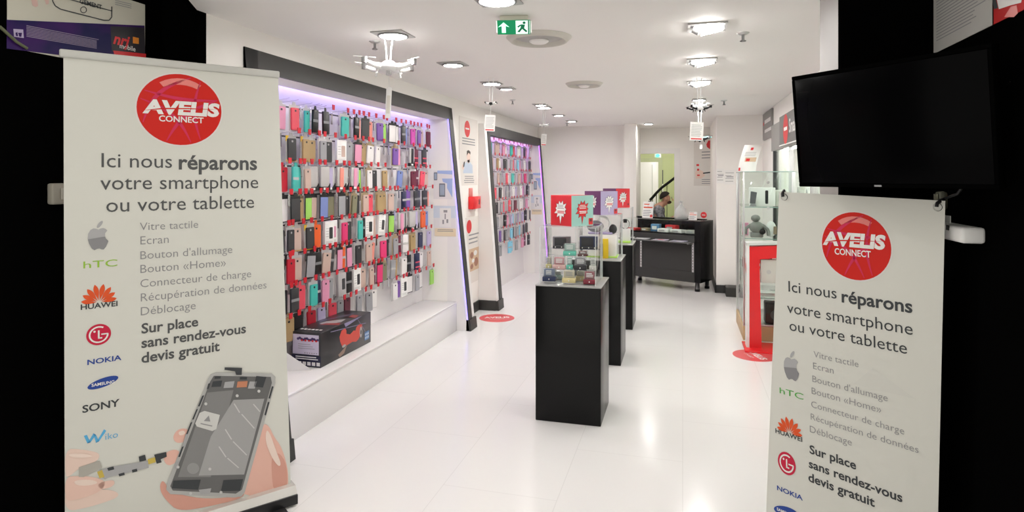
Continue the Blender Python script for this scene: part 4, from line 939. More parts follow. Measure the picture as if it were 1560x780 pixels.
# ------------------------------------------------------------------ phone cases on hooks
CC = {'P': ('pink', (.72, .30, .45)), 'R': ('red', (.50, .01, .03)), 'K': ('coral', (.78, .08, .12)), 'T': ('turquoise', (.06, .48, .42)), 'D': ('dark grey', (.040, .040, .043)), 'W': ('white', (.78, .75, .74)),
      'G': ('golden tan', (.42, .29, .14)), 'B': ('blue', (.20, .26, .55)), 'V': ('violet', (.20, .09, .38)), 'N': ('lime green', (.34, .66, .12)), 'O': ('orange', (.80, .12, .02)), 'S': ('silver grey', (.33, .33, .35)),
      'M': ('maroon', (.14, .015, .04)), 'E': ('beige', (.58, .42, .36)), 'L': ('lilac', (.48, .42, .62)), 'H': ('hot pink', (.72, .04, .17)), 'A': ('salmon', (.80, .28, .22)), 'U': ('navy', (.02, .025, .07)),
      'Q': ('olive', (.22, .21, .13)), 'C': ('sky blue', (.22, .55, .72)), 'X': ('magenta', (.62, .08, .42)), 'Z': ('black', (.008, .008, .009))}
CM = {k: mat('case_' + v[0].replace(' ', '_'), v[1], .35, .5) for k, v in CC.items()}
CARDW = mat('pack_card', (.55, .53, .53), .35, .5); CARDK = mat('pack_card_black', (.012, .012, .013), .4, .5); YCARD = mat('pack_card_yellow', (.75, .48, .02), .5); CARDG = mat('pack_clear', (.50, .48, .47), .25, .6)
KRAFT = mat('pack_kraft', (.40, .30, .18), .6)
HOLE = mat('camera_hole', (.015, .015, .017), .3)
def me(f): mb = MB(); f(mb); return mb.mesh('part')
# unit meshes: hung from the hook at the origin, 0.09 wide, 0.175 tall
def _card(mb):
    mb.prism(rrect(-.045, .045, -.178, -.012, .004, 2), 0, .0022, 'xz'); mb.prism([(-.018, -.014), (.018, -.014), (.013, .008), (-.013, .008)], 0, .0022, 'xz')
ME = {'card': me(_card),
      'shell': me(lambda mb: (mb.prism(rrect(-.035, .035, -.172, -.030, .010, 4), -.011, -.002, 'xz', True), mb.prism(rrect(-.032, .032, -.169, -.033, .009, 4), -.013, -.011, 'xz'))),
      'hole': me(lambda mb: mb.prism(rrect(-.008, .006, -.055, -.042, .004, 3), -.0142, -.0128, 'xz')),
      'bare': me(lambda mb: (mb.prism(rrect(-.040, .040, -.176, -.022, .012, 4), -.012, 0, 'xz', True), mb.prism([(-.012, -.024), (.012, -.024), (.010, .008), (-.010, .008)], -.005, -.003, 'xz'))),
      'strip': me(lambda mb: mb.box(-.046, .046, -.0035, -.0005, -.178, -.166)) ,
      'corner': me(lambda mb: mb.prism([(-.046, -.012), (-.046, -.050), (-.020, -.012)], -.0035, -.0005, 'xz')),
      'panel': me(lambda mb: mb.box(-.039, .039, -.003, -.0005, -.170, -.030)),
      'boxy': me(lambda mb: mb.bbox(-.045, .045, -.024, 0, -.178, -.008, .002)),
      'window': me(lambda mb: mb.prism(rrect(-.004, .030, -.130, -.050, .006, 3), -.0252, -.0238, 'xz')),
      'window_text': me(lambda mb: [mb.box(-.036, -.010, -.0247, -.0238, -.060 - .018 * i, -.056 - .018 * i) for i in range(4)] and [mb.box(-.036, .030, -.0247, -.0238, -.166 + .008 * i, -.163 + .008 * i) for i in range(3)]),
      'pack': me(lambda mb: mb.bbox(-.042, .042, -.018, 0, -.160, -.012, .004)),
      'foot': me(lambda mb: mb.prism([(-.045, -.178), (.045, -.178), (.045, -.128), (.025, -.150), (-.045, -.150)], -.022, .001, 'xz')),
      'sticker': me(lambda mb: mb.box(-.020, .012, -.0228, -.0218, -.172, -.156)),
      'flip': me(lambda mb: (mb.bbox(-.036, .036, -.018, 0, -.172, -.018, .004), mb.prism([(-.012, -.02), (.012, -.02), (.010, .008), (-.010, .008)], -.010, -.008, 'xz'))),
      'flip_band': me(lambda mb: mb.bbox(-.0365, .0365, -.0186, -.0178, -.102, -.084, .0004)),
      'hook_wire': me(lambda mb: (mb.tube([(0, .0, -.02), (0, -.01, -.004), (0, -.13, .006), (0, -.150, .012)], .0022, 6), mb.box(-.012, .012, -.002, .0, -.10, .0))),
      'hook_tag': me(lambda mb: mb.prism([(-.014, -.012), (.014, -.012), (.018, .026), (-.018, .026)], -.1545, -.1500, 'xz')),
      'plaid': me(lambda mb: [mb.prism(rrect(-.033, .033, z, z + .012, .002, 1), -.0138, -.0128, 'xz') for z in (-.105, -.150)])}
ORD = 'first second third fourth fifth sixth seventh eighth ninth tenth eleventh twelfth thirteenth fourteenth fifteenth sixteenth seventeenth eighteenth nineteenth twentieth twenty-first twenty-second twenty-third twenty-fourth twenty-fifth twenty-sixth twenty-seventh twenty-eighth'.split()
ROWN = ['top', 'second', 'third', 'fourth', 'fifth', 'sixth', 'seventh', 'bottom']
KIND = {'': 'carded phone case', 'b': 'bare phone case', 'x': 'boxed phone case', 'y': 'yellow-trimmed phone case', 'c': 'black-footed phone case pack', 'f': 'black-carded phone case', 'w': 'flip phone case', 'p': 'plaid flip phone case', 'k': 'kraft-carded phone case'}
def sub(name, key, m, parent, sx=1.0):
    o = bpy.data.objects.new(name, ME[key]); COL.objects.link(o); o.parent = parent; o.scale = (sx, 1, 1)
    if not ME[key].materials: ME[key].materials.append(CARDW)
    o.material_slots[0].link = 'OBJECT'; o.material_slots[0].material = m
    return o
def phone_case(c, ty, loc, rz, roll, w, label, group):
    t = bpy.data.objects.new('phone_case', None); COL.objects.link(t); t.empty_display_size = .03
    t.location = loc; t.rotation_euler = (0, roll, rz); tag(t, label, 'phone case', group); t.scale = (1, 1, 1.07)
    s = w / .09; m = CM[c]
    if ty in ('', 'y', 'f', 'k'):
        sub('backing_card', 'card', {'': CARDW, 'y': CARDG, 'f': CARDK, 'k': KRAFT}[ty], t, s)
        if ty == 'f': sub('front_panel', 'panel', m, t, s)
        else:
            sh = sub('case_shell', 'shell', m, t, s); sub('camera_hole', 'hole', HOLE if c not in 'DZU' else SILVER, sh)
        if ty == 'y': sub('yellow_trim', 'strip', YCARD, t, s); sub('yellow_corner', 'corner', YCARD, t, s)
    elif ty == 'b':
        sh = sub('case_shell', 'bare', m, t, s); sub('camera_hole', 'hole', HOLE, sh)
    elif ty == 'x':
        b = sub('carton', 'boxy', PAPER if c not in 'S' else mat('grey_carton', (.50, .48, .48), .4), t, s); sub('window_picture', 'window', CM['D'] if c in 'WS' else m, b); sub('carton_print', 'window_text', INKL, b)
    elif ty == 'c':
        sub('clear_pack', 'pack', CARDG, t, s); sub('pack_foot', 'foot', PLASTICK, t, s); sub('price_sticker', 'sticker', PAPER, t, s)
        if c != 'S': sub('case_shell', 'shell', m, t, s * .55).location = (0, -.010, .012)
    elif ty in 'wp':
        f = sub('cover', 'flip', m, t, s)
        if ty == 'p': sub('plaid_band', 'plaid', CM['K'], f); f.children[0].location = (0, -.0056, 0)
        else: sub('closure', 'flip_band', SILVERD if c in 'DZ' else CARDG, f)
    return t
def wall_of_cases(rows, XB, wall, z_of, tag_from, yaw_rng):
    n_all = 0
    for r, row in enumerate(rows):
        items = []
        for e in row.split():
            k = 0
            while e[k].isdigit(): k += 1
            ty = e[k + 1:k + 2] if len(e) > k + 1 and e[k + 1] not in '<>' else ''
            rl = -7 if '<' in e else (7 if '>' in e else 0)
            items.append((int(e[:k]), e[k], ty, rl))
        ys = [at_x(u, 300, XB + .11).y for u, *_ in items]
        for i, (u, c, ty, rl) in enumerate(items):
            g = min((ys[i] - ys[i - 1]) if i else .2, (ys[i + 1] - ys[i]) if i + 1 < len(ys) else .2)
            w = max(.046, min(.102, g * 1.15))
            if ty == 'x': w = max(w, .085)
            dep = (.085, .115)[i % 2] - (.02 if ty == 'x' else 0)
            z = z_of(r)
            if wall == 'near' and r == 7 and 3.55 < ys[i] < 4.52: dep = .05
            lb = '%s %s, %s case wall, %s row, %s from the entrance' % (CC[c][0], KIND[ty], wall, ROWN[r], ORD[i])
            yaw = R(90 - random.uniform(*yaw_rng))
            phone_case(c, ty, (XB + dep, ys[i], z - .012), yaw, R(rl + random.uniform(-1.5, 1.5)), w, lb, 'phone cases on the %s case wall' % wall)
            h = bpy.data.objects.new('display_hook', None); COL.objects.link(h); h.empty_display_size = .03
            h.location = (XB + .001, ys[i], z); h.rotation_euler = (0, 0, R(90 + random.uniform(-3, 3))); h.scale = (1, random.uniform(.86, 1.06), 1)
            tag(h, 'hook holding the %s case, %s case wall, %s row, %s from the entrance' % (CC[c][0], wall, ROWN[r], ORD[i]), 'hook', 'display hooks on the %s case wall' % wall)
            sub('wire', 'hook_wire', CHROME, h)
            if u >= tag_from[r]: sub('red_tag', 'hook_tag', REDTAG, h)
            n_all += 1
    return n_all
NEAR = ['432P 447K 471T 478Zw 485Hf 493Zw 501D 524T 535Sf 541Zw 548A 556Df 566A 577V 586N 597Wf 606Wf 612Dw 619B 627X 632Mw 637V 644E 651M',
        '448Dy 464Gy 478G 490S 503D 520Ex 535S 545Pf 554Gk 563Wk> 579W> 601Vk 608P 625Zc 635Mp 644Dp 651Wf',
        '434Rb 447Tw 456Tb 466E 479Sc 492Sc 505Lc 517Ac 527Sc 538Pc 548Nf 561Wk 572D 584G 613B> 628M 636Mw 643K> 651E',
        '436Wf 449Df 461Gk 469Nf 481Ef 493Bf 508Qf 520Sf 531Dk 539Qk> 546D 555Ek 566K 577Gk 587Gk 594E 603S 613Uw 623Vw 632Dw 638Uw 645Dw 652A',
        '432D 441D 456Ey 470Dy 485Ob 501Wx 511Px 523H 533D 547T 554Zw 562Wx 570E 582Wx> 600Nf 609Pc 617Dc 626Sc 635Lc 643Ob 651B',
        '432Zw 441Rb 456E 474Sf> 486Zw 497E> 507Dw> 517Pf 524Ow 531Pf 549D 560E 570A> 582H 590D 601Sk 608Mw 615Ww 621S 627Gk 643U 652L',
        '435Db 446Dw 461Kb 476T 486Uw 494Pb 505S 520Sx 533Zw 543Wx 555E 564E 570Mw 578Hf 588Qk 597Sw> 605Gk> 614W 624Zw 633Up 644W> 652E',
        '434W 450Gb 466Zf 484R 499L 516K 527S 538M 550S 560S 572W 600W 608V 615Wx 627Wf 634S 642Wf< 656N']
FAR = ['749T 755E 760E 766P 772W 778T 784K 789W 794S 798D 802P 807W', '751E 757G 762W 768D 773S 778S 783K 788C 793P 798W 802S 806D', '752K 758E 764S 771K 776W 780T 785S 790E 794X 799H 803E 807S 811E',
       '756K 761D 766W 771Sw 776Dw 781W 787L 793W 797X 802Zw 807S 811D', '758D 763S 768K 775Kw 780D 784M 788S 792W 796W 801P 806W 810D', '760S 768Zw 774P 778L 782C 786S 790V 795L 802Zw 808D',
       '764V 768D 773S 778C 783D 787S 792C 797D 804D 809Sw', '764S 775Cw 781C 786S 790W 795P 800Mw 804Dw 810Q']
Z0 = 2.115
wall_of_cases(NEAR, NX, 'near', lambda r: Z0 - ROWS * r, [500, 0, 0, 0, 0, 0, 0, 0], (0, 14))
wall_of_cases(FAR, NX2, 'far', lambda r: 2.11 - .2035 * r, [0] * 8, (0, 20))

# ------------------------------------------------------------------ counter, with glazed top and shelf, on steel feet
ca = R(-26); cd = Vector((math.cos(ca), math.sin(ca))); cn = Vector((-cd.y, cd.x)); LN, DP = 1.22, .42
p0 = Vector((.24, 8.95)) - cd * LN
def along(u):                # distance along the counter front seen at pixel column u
    d = ray(u, 380); q = p0; den = cd.x * d.y - cd.y * d.x
    return (d.x * q.y - d.y * q.x) / den
UPA, UPB = along(977), along(1056)
CT = thing('service_counter', 'black service counter with glazed display top on steel feet, before the doorway', 'counter', (p0.x, p0.y, 0), ca)
obj('front_panel', MB().bbox(0, LN - .09, 0, .02, .125, .78, .003), CHAR, CT)
obj('body', MB().bbox(.0, LN - .09, .02, DP, .125, .80, .003), BLACKG, CT)
obj('end_panel', MB().bbox(LN - .09, LN, -.004, DP, .125, .985, .004), BLACKG, CT)
obj('plinth_band', MB().bbox(0, LN - .09, -.006, 0, .125, .27, .002), CHAR, CT)
obj('back_panel', MB().bbox(0, LN - .09, DP - .02, DP, .80, .98, .003), BLACKG, CT)
obj('glass_front', MB().bbox(0, LN - .09, .002, .008, .80, .975, .001), GLASSG, CT)
obj('glass_top', MB().bbox(0, LN - .09, .002, DP - .02, .975, .983, .001), GLASSG, CT)
obj('rear_rail', MB().bbox(0, LN - .09, DP - .06, DP, .983, .995, .003), BLACKG, CT)
sf = obj('leaflet_shelf', MB().bbox(-.02, LN - .09, -.20, -.0, .685, .700, .003), mat('grey_shelf', (.12, .12, .12), .25), CT)
for x in (UPA, UPB):
    b = obj('slotted_upright', MB().box(x - .014, x + .014, -.012, -.006, .27, .685), METAL, CT)
    obj('upright_slots', MB().prism([(0, 0)], 0, 0) if False else (lambda q: [q.box(x - .004, x + .004, -.0128, -.0118, .30 + .04 * i, .318 + .04 * i) for i in range(9)] and q)(MB()), PLASTICK, b)
    obj('shelf_bracket', MB().prism([(-.012, .685), (-.18, .685), (-.18, .675), (-.012, .655)], x - .006, x + .006, 'yz'), METAL, b)
for x in (.06, LN - .07):
    for y in (.05, DP - .05):
        f = obj('foot', MB().cyl((x, y, 0), .030, .035, .125, 20), METAL, CT); obj('foot_pad', MB().cyl((x, y, 0), .036, 0, .035, 20, .033), PLASTICK, f)
def on_counter(x, y, z): v = p0 + cd * x + cn * y; return (v.x, v.y, z)
for x, y, w, d, h, m, lb, ex in ((.10, .12, .16, .12, .03, REDP, 'red flat box at the end of the glazed counter top nearest the pedestals', 0), (.45, .16, .13, .10, .10, col('mid_blue_card', (.08, .22, .42)), 'blue box inside the glazed counter top', 0),
                                 (.62, .10, .17, .12, .045, PAPER, 'white carton inside the glazed counter top beside the blue box', 1), (.66, .26, .18, .10, .09, REDP, 'red carton at the back of the glazed counter top', 1), (.82, .13, .20, .12, .04, PAPER, 'flat white carton in the middle of the glazed counter top', 1),
                                 (.30, .14, .12, .1, .035, KRAFT, 'brown carton inside the glazed counter top', 0), (1.02, .15, .16, .12, .04, CLR, 'pale carton inside the glazed counter top near the solid end panel', 1)):
    t = thing('small_carton', lb, 'box', on_counter(x, y, .801), ca + random.uniform(-.2, .2), 'cartons in the glazed counter top')
    obj('carton', MB().bbox(-w / 2, w / 2, -d / 2, d / 2, 0, h, .003), m, t)
    obj('carton_label', MB().flat(rect(-w * .35, w * .2, h * .25, h * .75), -d / 2 - .0008), INKL if ex else PAPER, t)
    obj('lid_flap', MB().bbox(-w / 2 + .002, w / 2 - .002, -d / 2 + .002, d / 2 - .002, h, h + .003, .001), m, t)
for x, y, m, lb in ((.10, -.12, PAPER, 'white leaflets on the shelf end nearest the pedestals'), (.36, -.12, mat('grey_leaflet', (.45, .44, .46), .4), 'grey leaflets on the counter shelf'), (.66, -.12, mat('lilac_leaflet', (.50, .42, .52), .4), 'lilac leaflets with red print on the counter shelf'), (.94, -.12, mat('violet_leaflet', (.40, .36, .50), .4), 'violet leaflets on the counter shelf near the solid end panel')):
    t = thing('leaflet_pile', lb, 'leaflets', on_counter(x, y, .7005), ca + random.uniform(-.1, .1), 'leaflets on the counter shelf')
    for k in range(3): obj('leaflet', MB().box(-.10 + .01 * k, .10 + .012 * k, -.07, .07, .003 * k, .003 * k + .0025), m if k % 2 == 0 else PAPER, t, None, (0, 0, .12 * k))
    obj('leaflet_print', MB().add([(-.03, -.03, .0092), (.07, -.04, .0092), (.06, .02, .0092), (-.02, .03, .0092)], [(0, 1, 2, 3)]), REDP if 'red' in lb else INKL, t)
def stand_card(x, y, w, h, label, rz=0.0, z=.996, red=True):
    t = thing('counter_card', label, 'card', on_counter(x, y, z), ca + rz, None); L = R(-12)
    s = obj('sheet', MB().box(-w / 2, w / 2, 0, .002, 0, h), PAPER, t, None, (L, 0, 0))
    q = MB()
    for r_ in bars(-w * .42, w * .4, h * .08, h * .5, 4, .3, .4): q.flat(r_, -.0007)
    obj('small_print', q, INK, s); q = MB(); q.flat(rect(-w * .42, w * .42, h * .60, h * .68), -.0007); q.flat(rect(-w * .4, w * .1, h * .80, h * .86), -.0007); obj('headline', q, ORANGEP if red else INK, s)
    obj('prop', MB().box(-.01, .01, .02, .022, 0, h * .75), PAPER, t, (0, .05, 0), (R(12), 0, 0))
    return s
s = stand_card(.27, DP - .20, .17, .25, 'white leaflet card with orange lines standing on the counter end before the doorway', .1, .9845)
q = MB(); q.flat(disc(.06, .03, .022, .022, 20), -.0008); obj('red_disc', q, REDP, s)
stand_card(1.00, DP - .20, .12, .12, 'small white card with red headline on the counter near its solid end panel', .1, .9845)
t = thing('round_sign', 'small round red sign standing on the end of the counter', 'sign', on_counter(1.14, DP - .14, .985), ca)
obj('disc', MB().cyl((0, 0, 0), .045, 0, .006, 28, M=Matrix.Translation((0, 0, .075)) @ Matrix.Rotation(R(90), 4, 'X')), REDP, t); obj('word', MB().flat(rect(-.026, .026, .068, .082), -.0072), PAPER, t); obj('stem', MB().bbox(-.006, .006, -.004, .01, 0, .04, .002), CLEAR, t); obj('base', MB().bbox(-.03, .03, -.02, .03, 0, .005, .002), CLEAR, t)
t = thing('plastic_bag', 'translucent white plastic bag standing tied on the counter', 'bag', on_counter(.80, DP - .16, .985), ca)
mb = MB(); prof = [(.0001, 0), (.085, .004), (.105, .04), (.10, .09), (.07, .15), (.03, .20), (.012, .225), (.022, .25), (.03, .265)]
mb.lathe(prof, 22, (0, 0, 0), 1, .75); mb.v = [(x + .008 * math.sin(37 * z + 3 * math.atan2(y, x)), y + .008 * math.cos(29 * z + 5 * math.atan2(y, x)), z) for x, y, z in mb.v]
obj('bag', mb, glass('bag_film', (.86, .87, .87), haze=.35), t); obj('contents', MB().bbox(-.04, .05, -.03, .03, .004, .05, .01), PLASTICK, t); obj('tie', MB().lathe([(.013, .218), (.017, .224), (.013, .23)], 16), PAPER, t)

# ------------------------------------------------------------------ stairs behind the doorway
t = thing('stair_railing', 'black stair handrail with slim balusters rising behind the doorway', 'railing', (0, 12.3, 0))
pts = [at_y(u, v, 12.3) for u, v in ((990, 305), (994, 301), (1000, 294), (1008, 286), (1016, 280), (1028, 271), (1044, 258))]
rel = [p - Vector((0, 12.3, 0)) for p in pts]
obj('handrail', MB().tube(rel, .026, 12), BLACKG, t)
for i in range(1, 7):
    p = rel[i]; zb = max(.0, p.z - .95)
    obj('baluster', MB().tube([(p.x, 0, zb), (p.x, 0, p.z)], .010, 8), mat('baluster_green', (.16, .18, .09), .5), t)
obj('newel_post', MB().bbox(rel[0].x - .03, rel[0].x + .03, -.03, .03, 0, rel[0].z - .01, .006), BLACKG, t)
t = thing('staircase', 'green panelled side of the staircase rising behind the doorway', 'staircase', (0, 12.36, 0))
x0 = rel[1].x; sl = (rel[5].z - rel[1].z) / (rel[5].x - rel[1].x)
mb = MB(); n = 8
for i in range(n):
    xx = x0 + .2 * i; zz = max(.02, rel[1].z - .95 + sl * .2 * (i + .5)); mb.box(xx, xx + .2, 0, .75, 0, max(.15, zz))
obj('steps', mb, mat('stair_green', (.44, .47, .24), .6), t)
a = at_y(1002, 237, 11.6)
t = thing('exit_lamp', 'small glowing green exit lamp above the corridor door', 'emergency light', (a.x, 11.6, a.z), 0)
obj('lens', MB().ball((0, -.02, 0), .035, .02, .03, 16, 8), emis('green_lamp', (.05, .9, .25), 3.0), t); obj('housing', MB().bbox(-.06, .06, 0, .05, -.045, .045, .008), PLASTICW, t); obj('ceiling_rod', MB().tube([(0, .02, .04), (0, .02, CEIL - a.z)], .008, 8), PLASTICW, t)
p = Vector((-.45, 12.1, CEIL))
t = thing('corridor_lamp', 'round ceiling lamp lighting the green corridor', 'ceiling light', p)
obj('shade', MB().lathe([(.0001, -.05), (.07, -.045), (.10, -.02), (.10, 0)], 28), LAMP, t); obj('rim', MB().lathe([(.10, -.012), (.115, -.012), (.115, 0)], 28), TRIMW, t)
a0 = at_y(1005.5, 250, 13.1)
t = thing('wall_notice', 'narrow black and red notice strip beside the corridor door', 'notice', (a0.x, 13.195, 1.0), 0)
obj('strip', MB().bbox(0, .06, -.012, 0, 0, .75, .002), INKD, t); obj('white_band', MB().box(0, .06, -.0135, -.012, .30, .46), PAPER, t); obj('red_band', MB().box(0, .06, -.0135, -.012, .0, .12), REDP, t)

# ------------------------------------------------------------------ glass showcase by the right-hand wall
GX0, GX1, GY0, GY1, GH = .572, 1.03, 6.45, 7.25, 1.65
t = thing('glass_showcase', 'tall glass showcase with steel corner posts standing against the wall', 'showcase', (GX0, GY0, 0)); w = GX1 - GX0; d = GY1 - GY0
EDGE = mat('glass_edge', (.30, .42, .38), .2, .6)
obj('base', MB().bbox(0, w, 0, d, 0, .14, .005), mat('pale_wood', (.55, .38, .20), .5), t)
obj('plinth', MB().bbox(.01, w - .01, .01, d - .01, .14, .16, .003), METAL, t)
for x in (.008, w - .008):
    for y in (.008, d - .008): obj('post', MB().bbox(x - .008, x + .008, y - .008, y + .008, .14, GH, .002), METAL, t)
obj('front_pane', MB().bbox(.016, w - .016, .003, .008, .16, GH, .001), GLASSG, t); obj('back_pane', MB().bbox(.016, w - .016, d - .008, d - .003, .16, GH, .001), GLASSG, t)
obj('side_pane', MB().bbox(.003, .008, .016, d - .016, .16, GH, .001), GLASSG, t)
o = obj('top_pane', MB().bbox(0, w, 0, d, GH, GH + .008, .002), GLASSG, t)
obj('pane_edge', MB().box(0, w, -.001, .0, GH, GH + .008).box(-.001, 0, 0, d, GH, GH + .008), EDGE, o)
SHZ = [.42, .70, 1.0, 1.31]
for z in SHZ:
    o = obj('shelf', MB().bbox(.012, w - .012, .012, d - .012, z - .008, z, .001), GLASSG, t); obj('shelf_edge', MB().box(.012, w - .012, .0105, .012, z - .008, z), EDGE, o)
for z in (1.55, 1.30): obj('lock', MB().cyl((0, 0, 0), .012, .0, .02, 14, M=Matrix.Translation((w * .5, 0, z)) @ Matrix.Rotation(R(90), 4, 'X')), METAL, t)
def inside(name, lb, cat, x, y, k, build, rz=0, g=None):
    q = thing(name, lb, cat, (GX0 + x, GY0 + y, (SHZ[k] + .001 if k >= 0 else .162)), rz, g); build(q); return q
def carton(w_, d_, h_, m, lab, lm):
    def f(q):
        obj('carton', MB().bbox(-w_ / 2, w_ / 2, -d_ / 2, d_ / 2, 0, h_, .004), m, q); obj('carton_print', MB().flat(rrect(-w_ * lab[0], w_ * lab[1], h_ * lab[2], h_ * lab[3], min(w_, h_) * .05), -d_ / 2 - .001), lm, q)
    return f
inside('white_carton', 'white carton with black stick picture on the top showcase shelf', 'box', .20, .22, 3, carton(.24, .08, .185, PAPER, (-.1, .22, .12, .85), PLASTICK))
inside('white_carton', 'pale carton at the wall end of the top showcase shelf', 'box', .38, .25, 3, carton(.10, .08, .16, CLR, (.3, .3, .3, .7), INKL))
def gadget(q):
    obj('handle', MB().prism([(-.03, .03), (.02, .03), (.035, .14), (-.02, .15)], -.02, .02, 'xz'), mat('slate_plastic', (.09, .09, .10), .4), q); obj('base', MB().cyl((0, 0, 0), .035, 0, .03, 18, .02), SILVERD, q)
inside('grey_gadget', 'dark grey handheld gadget on a round foot on the top showcase shelf', 'gadget', .10, .08, 3, gadget)
def robot(q):
    g = mat('robot_grey', (.22, .22, .21), .4)
    obj('body', MB().ball((0, 0, .10), .07, .05, .06, 18, 10), g, q); obj('head', MB().ball((-.01, 0, .19), .045, .04, .035, 16, 8), g, q); obj('arm', MB().tube([(-.05, 0, .12), (-.10, -.01, .09), (-.11, -.02, .03)], [.02, .016, .018], 10), g, q)
    obj('arm', MB().tube([(.05, 0, .12), (.10, -.01, .08), (.11, -.02, .02)], [.02, .016, .018], 10), g, q); obj('visor', MB().ball((.05, -.035, .06), .03, .025, .03, 14, 8), PLASTICK, q); obj('foot', MB().bbox(-.06, .06, -.03, .03, 0, .05, .01), g, q)
inside('toy_robot', 'grey toy robot standing on the third showcase shelf', 'toy', .14, .14, 2, robot)
inside('white_speaker', 'white rounded gadget beside the toy robot', 'gadget', .28, .2, 2, lambda q: (obj('body', MB().ball((0, 0, .08), .05, .04, .08, 16, 10), PLASTICW, q), obj('face', MB().bbox(.02, .05, -.045, -.02, .03, .11, .006), mat('bronze_plastic', (.25, .20, .13), .4), q)))
inside('pink_case', 'small pink case behind the toy robot', 'case', .055, .35, 2, lambda q: (obj('body', MB().bbox(-.03, .03, -.02, .02, 0, .13, .008), CM['P'], q), obj('clasp', MB().bbox(-.008, .008, -.024, -.02, .05, .08, .002), METAL, q)))
inside('red_carton', 'red and white carton on the second showcase shelf from below', 'box', .13, .12, 1, lambda q: (obj('carton', MB().bbox(-.12, .12, -.06, .06, 0, .10, .004), REDG, q), obj('white_panel', MB().flat([(-.08, .02), (.09, .02), (.06, .05), (-.05, .05)], -.061), PAPER, q), obj('lid', MB().bbox(-.121, .121, -.061, .061, .10, .125, .003), PAPER, q)))
inside('black_carton', 'black carton with a white label next to the red and white carton', 'box', .34, .16, 1, carton(.15, .08, .13, PLASTICK, (.4, -.15, .2, .8), PAPER))
inside('white_tray', 'flat white tray on the lower showcase shelf', 'tray', .25, .2, 0, lambda q: (obj('tray', MB().bbox(-.16, .16, -.08, .08, 0, .03, .006), PLASTICW, q), obj('rim', MB().box(-.16, .16, -.082, -.08, .02, .03), METAL, q)))
def speaker(q):
    obj('cabinet', MB().bbox(-.09, .09, -.07, .07, 0, .21, .012), PLASTICK, q); obj('grille', MB().bbox(-.075, .075, -.074, -.07, .02, .19, .004), mat('grille_cloth', (.03, .03, .03), .8), q); obj('driver', MB().cyl((0, 0, 0), .045, 0, .008, 24, M=Matrix.Translation((0, -.073, .09)) @ Matrix.Rotation(R(90), 4, 'X')), mat('driver_grey', (.07, .07, .075), .4), q)
inside('black_speaker', 'black boxy loudspeaker on the lowest shelf, seen through the red totem', 'loudspeaker', .30, .12, -1, speaker)
inside('dark_carton', 'dark blue carton on the lower showcase shelf by the aisle corner post', 'box', .08, .14, 0, carton(.08, .08, .17, NAVY, (.3, .3, .3, .6), LAVC))
# curved leaflet card on top of the showcase
a = at_y(1118, 262, 6.62); b = at_y(1152, 262, 6.62)
t = thing('leaning_advert', 'curved white advert card with small picture leaning on top of the glass showcase', 'advert card', (a.x, 6.62, GH + .009), R(0)); w = b.x - a.x
mb = MB(); n = 10; hgt = .27
mb.add([(x_ * w + .075 * (k / n) ** 1.5, (.10 * (k / n) ** 2) + yy, hgt * (k / n)) for yy in (0, .003) for k in range(n + 1) for x_ in (.18, .98)], [])
nn = 2 * (n + 1)
fs = [(2 * k, 2 * k + 1, 2 * k + 3, 2 * k + 2) for k in range(n)] + [(nn + 2 * k + 2, nn + 2 * k + 3, nn + 2 * k + 1, nn + 2 * k) for k in range(n)]
fs += [(2 * k + 1, nn + 2 * k + 1, nn + 2 * k + 3, 2 * k + 3) for k in range(n)] + [(2 * k + 2, nn + 2 * k + 2, nn + 2 * k, 2 * k) for k in range(n)]
mb.f += fs; mb.sm += [True] * len(fs)
obj('card', mb, PAPER, t)
def on_card(x_, k): return Vector((x_ * w + .075 * k ** 1.5, .10 * k ** 2 - .0012, hgt * k))
def card_quad(name, x0, x1, k0, k1, m): q = MB().add([on_card(x0, k0), on_card(x1, k0), on_card(x1, k1), on_card(x0, k1)], [(0, 1, 2, 3)]); return obj(name, q, m, t)
card_quad('picture', .40, .90, .36, .52, mat('warm_print', (.62, .45, .30), .5)); card_quad('picture_dark', .45, .62, .38, .48, REDP); card_quad('logo', .52, .64, .80, .90, REDP); card_quad('red_corner', .20, .28, .02, .14, REDP)
for k in (.58, .64, .70): card_quad('text_row', .34, .82, k, k + .022, INKL)
obj('prop', MB().box(w * .5, w * .6, .02, .11, 0, .003), PAPER, t)
# red totem in front of the showcase
a = on_floor(1143, 521); TY = 6.12
ax = at_y(1142, 500, TY).x; bx = at_y(1204, 500, TY).x
t = thing('red_totem', 'red arch-shaped display totem with white edge standing on a red base plate', 'display stand', (ax, TY, 0), 0); w = bx - ax
obj('base_plate', MB().bbox(-.05, w + .02, -.12, .22, 0, .018, .004), REDG, t)
obj('frame', MB().prism([(0, .018), (.105, .018), (.085, .84), (w - .07, .86), (w - .07, .018), (w, .018), (w, .975), (0, .955)], 0, .10, 'xz'), REDG, t)
obj('white_edge', MB().prism([(-.028, .018), (-.002, .018), (-.002, .965), (-.028, .965)], -.004, .12, 'xz'), PANELW, t)
obj('top_plate', MB().prism([(-.03, .966), (w, .986), (w, 1.01), (-.03, .99)], -.01, .13, 'xz'), mat('pale_grey_plastic', (.60, .60, .58), .4), t)
obj('info_panel', MB().bbox(.10, w - .075, .03, .07, .62, .835, .003), CLR, t); obj('panel_print', MB().flat(disc(.17, .72, .02, .02, 14), .0295), INKL, t)
q = obj('edge_print', MB().add([(-.0285, .02, .70), (-.0285, .08, .72), (-.0285, .08, .80), (-.0285, .02, .78)], [(0, 1, 2, 3)]), mat('red_print_pale', (.70, .12, .10), .4), t)
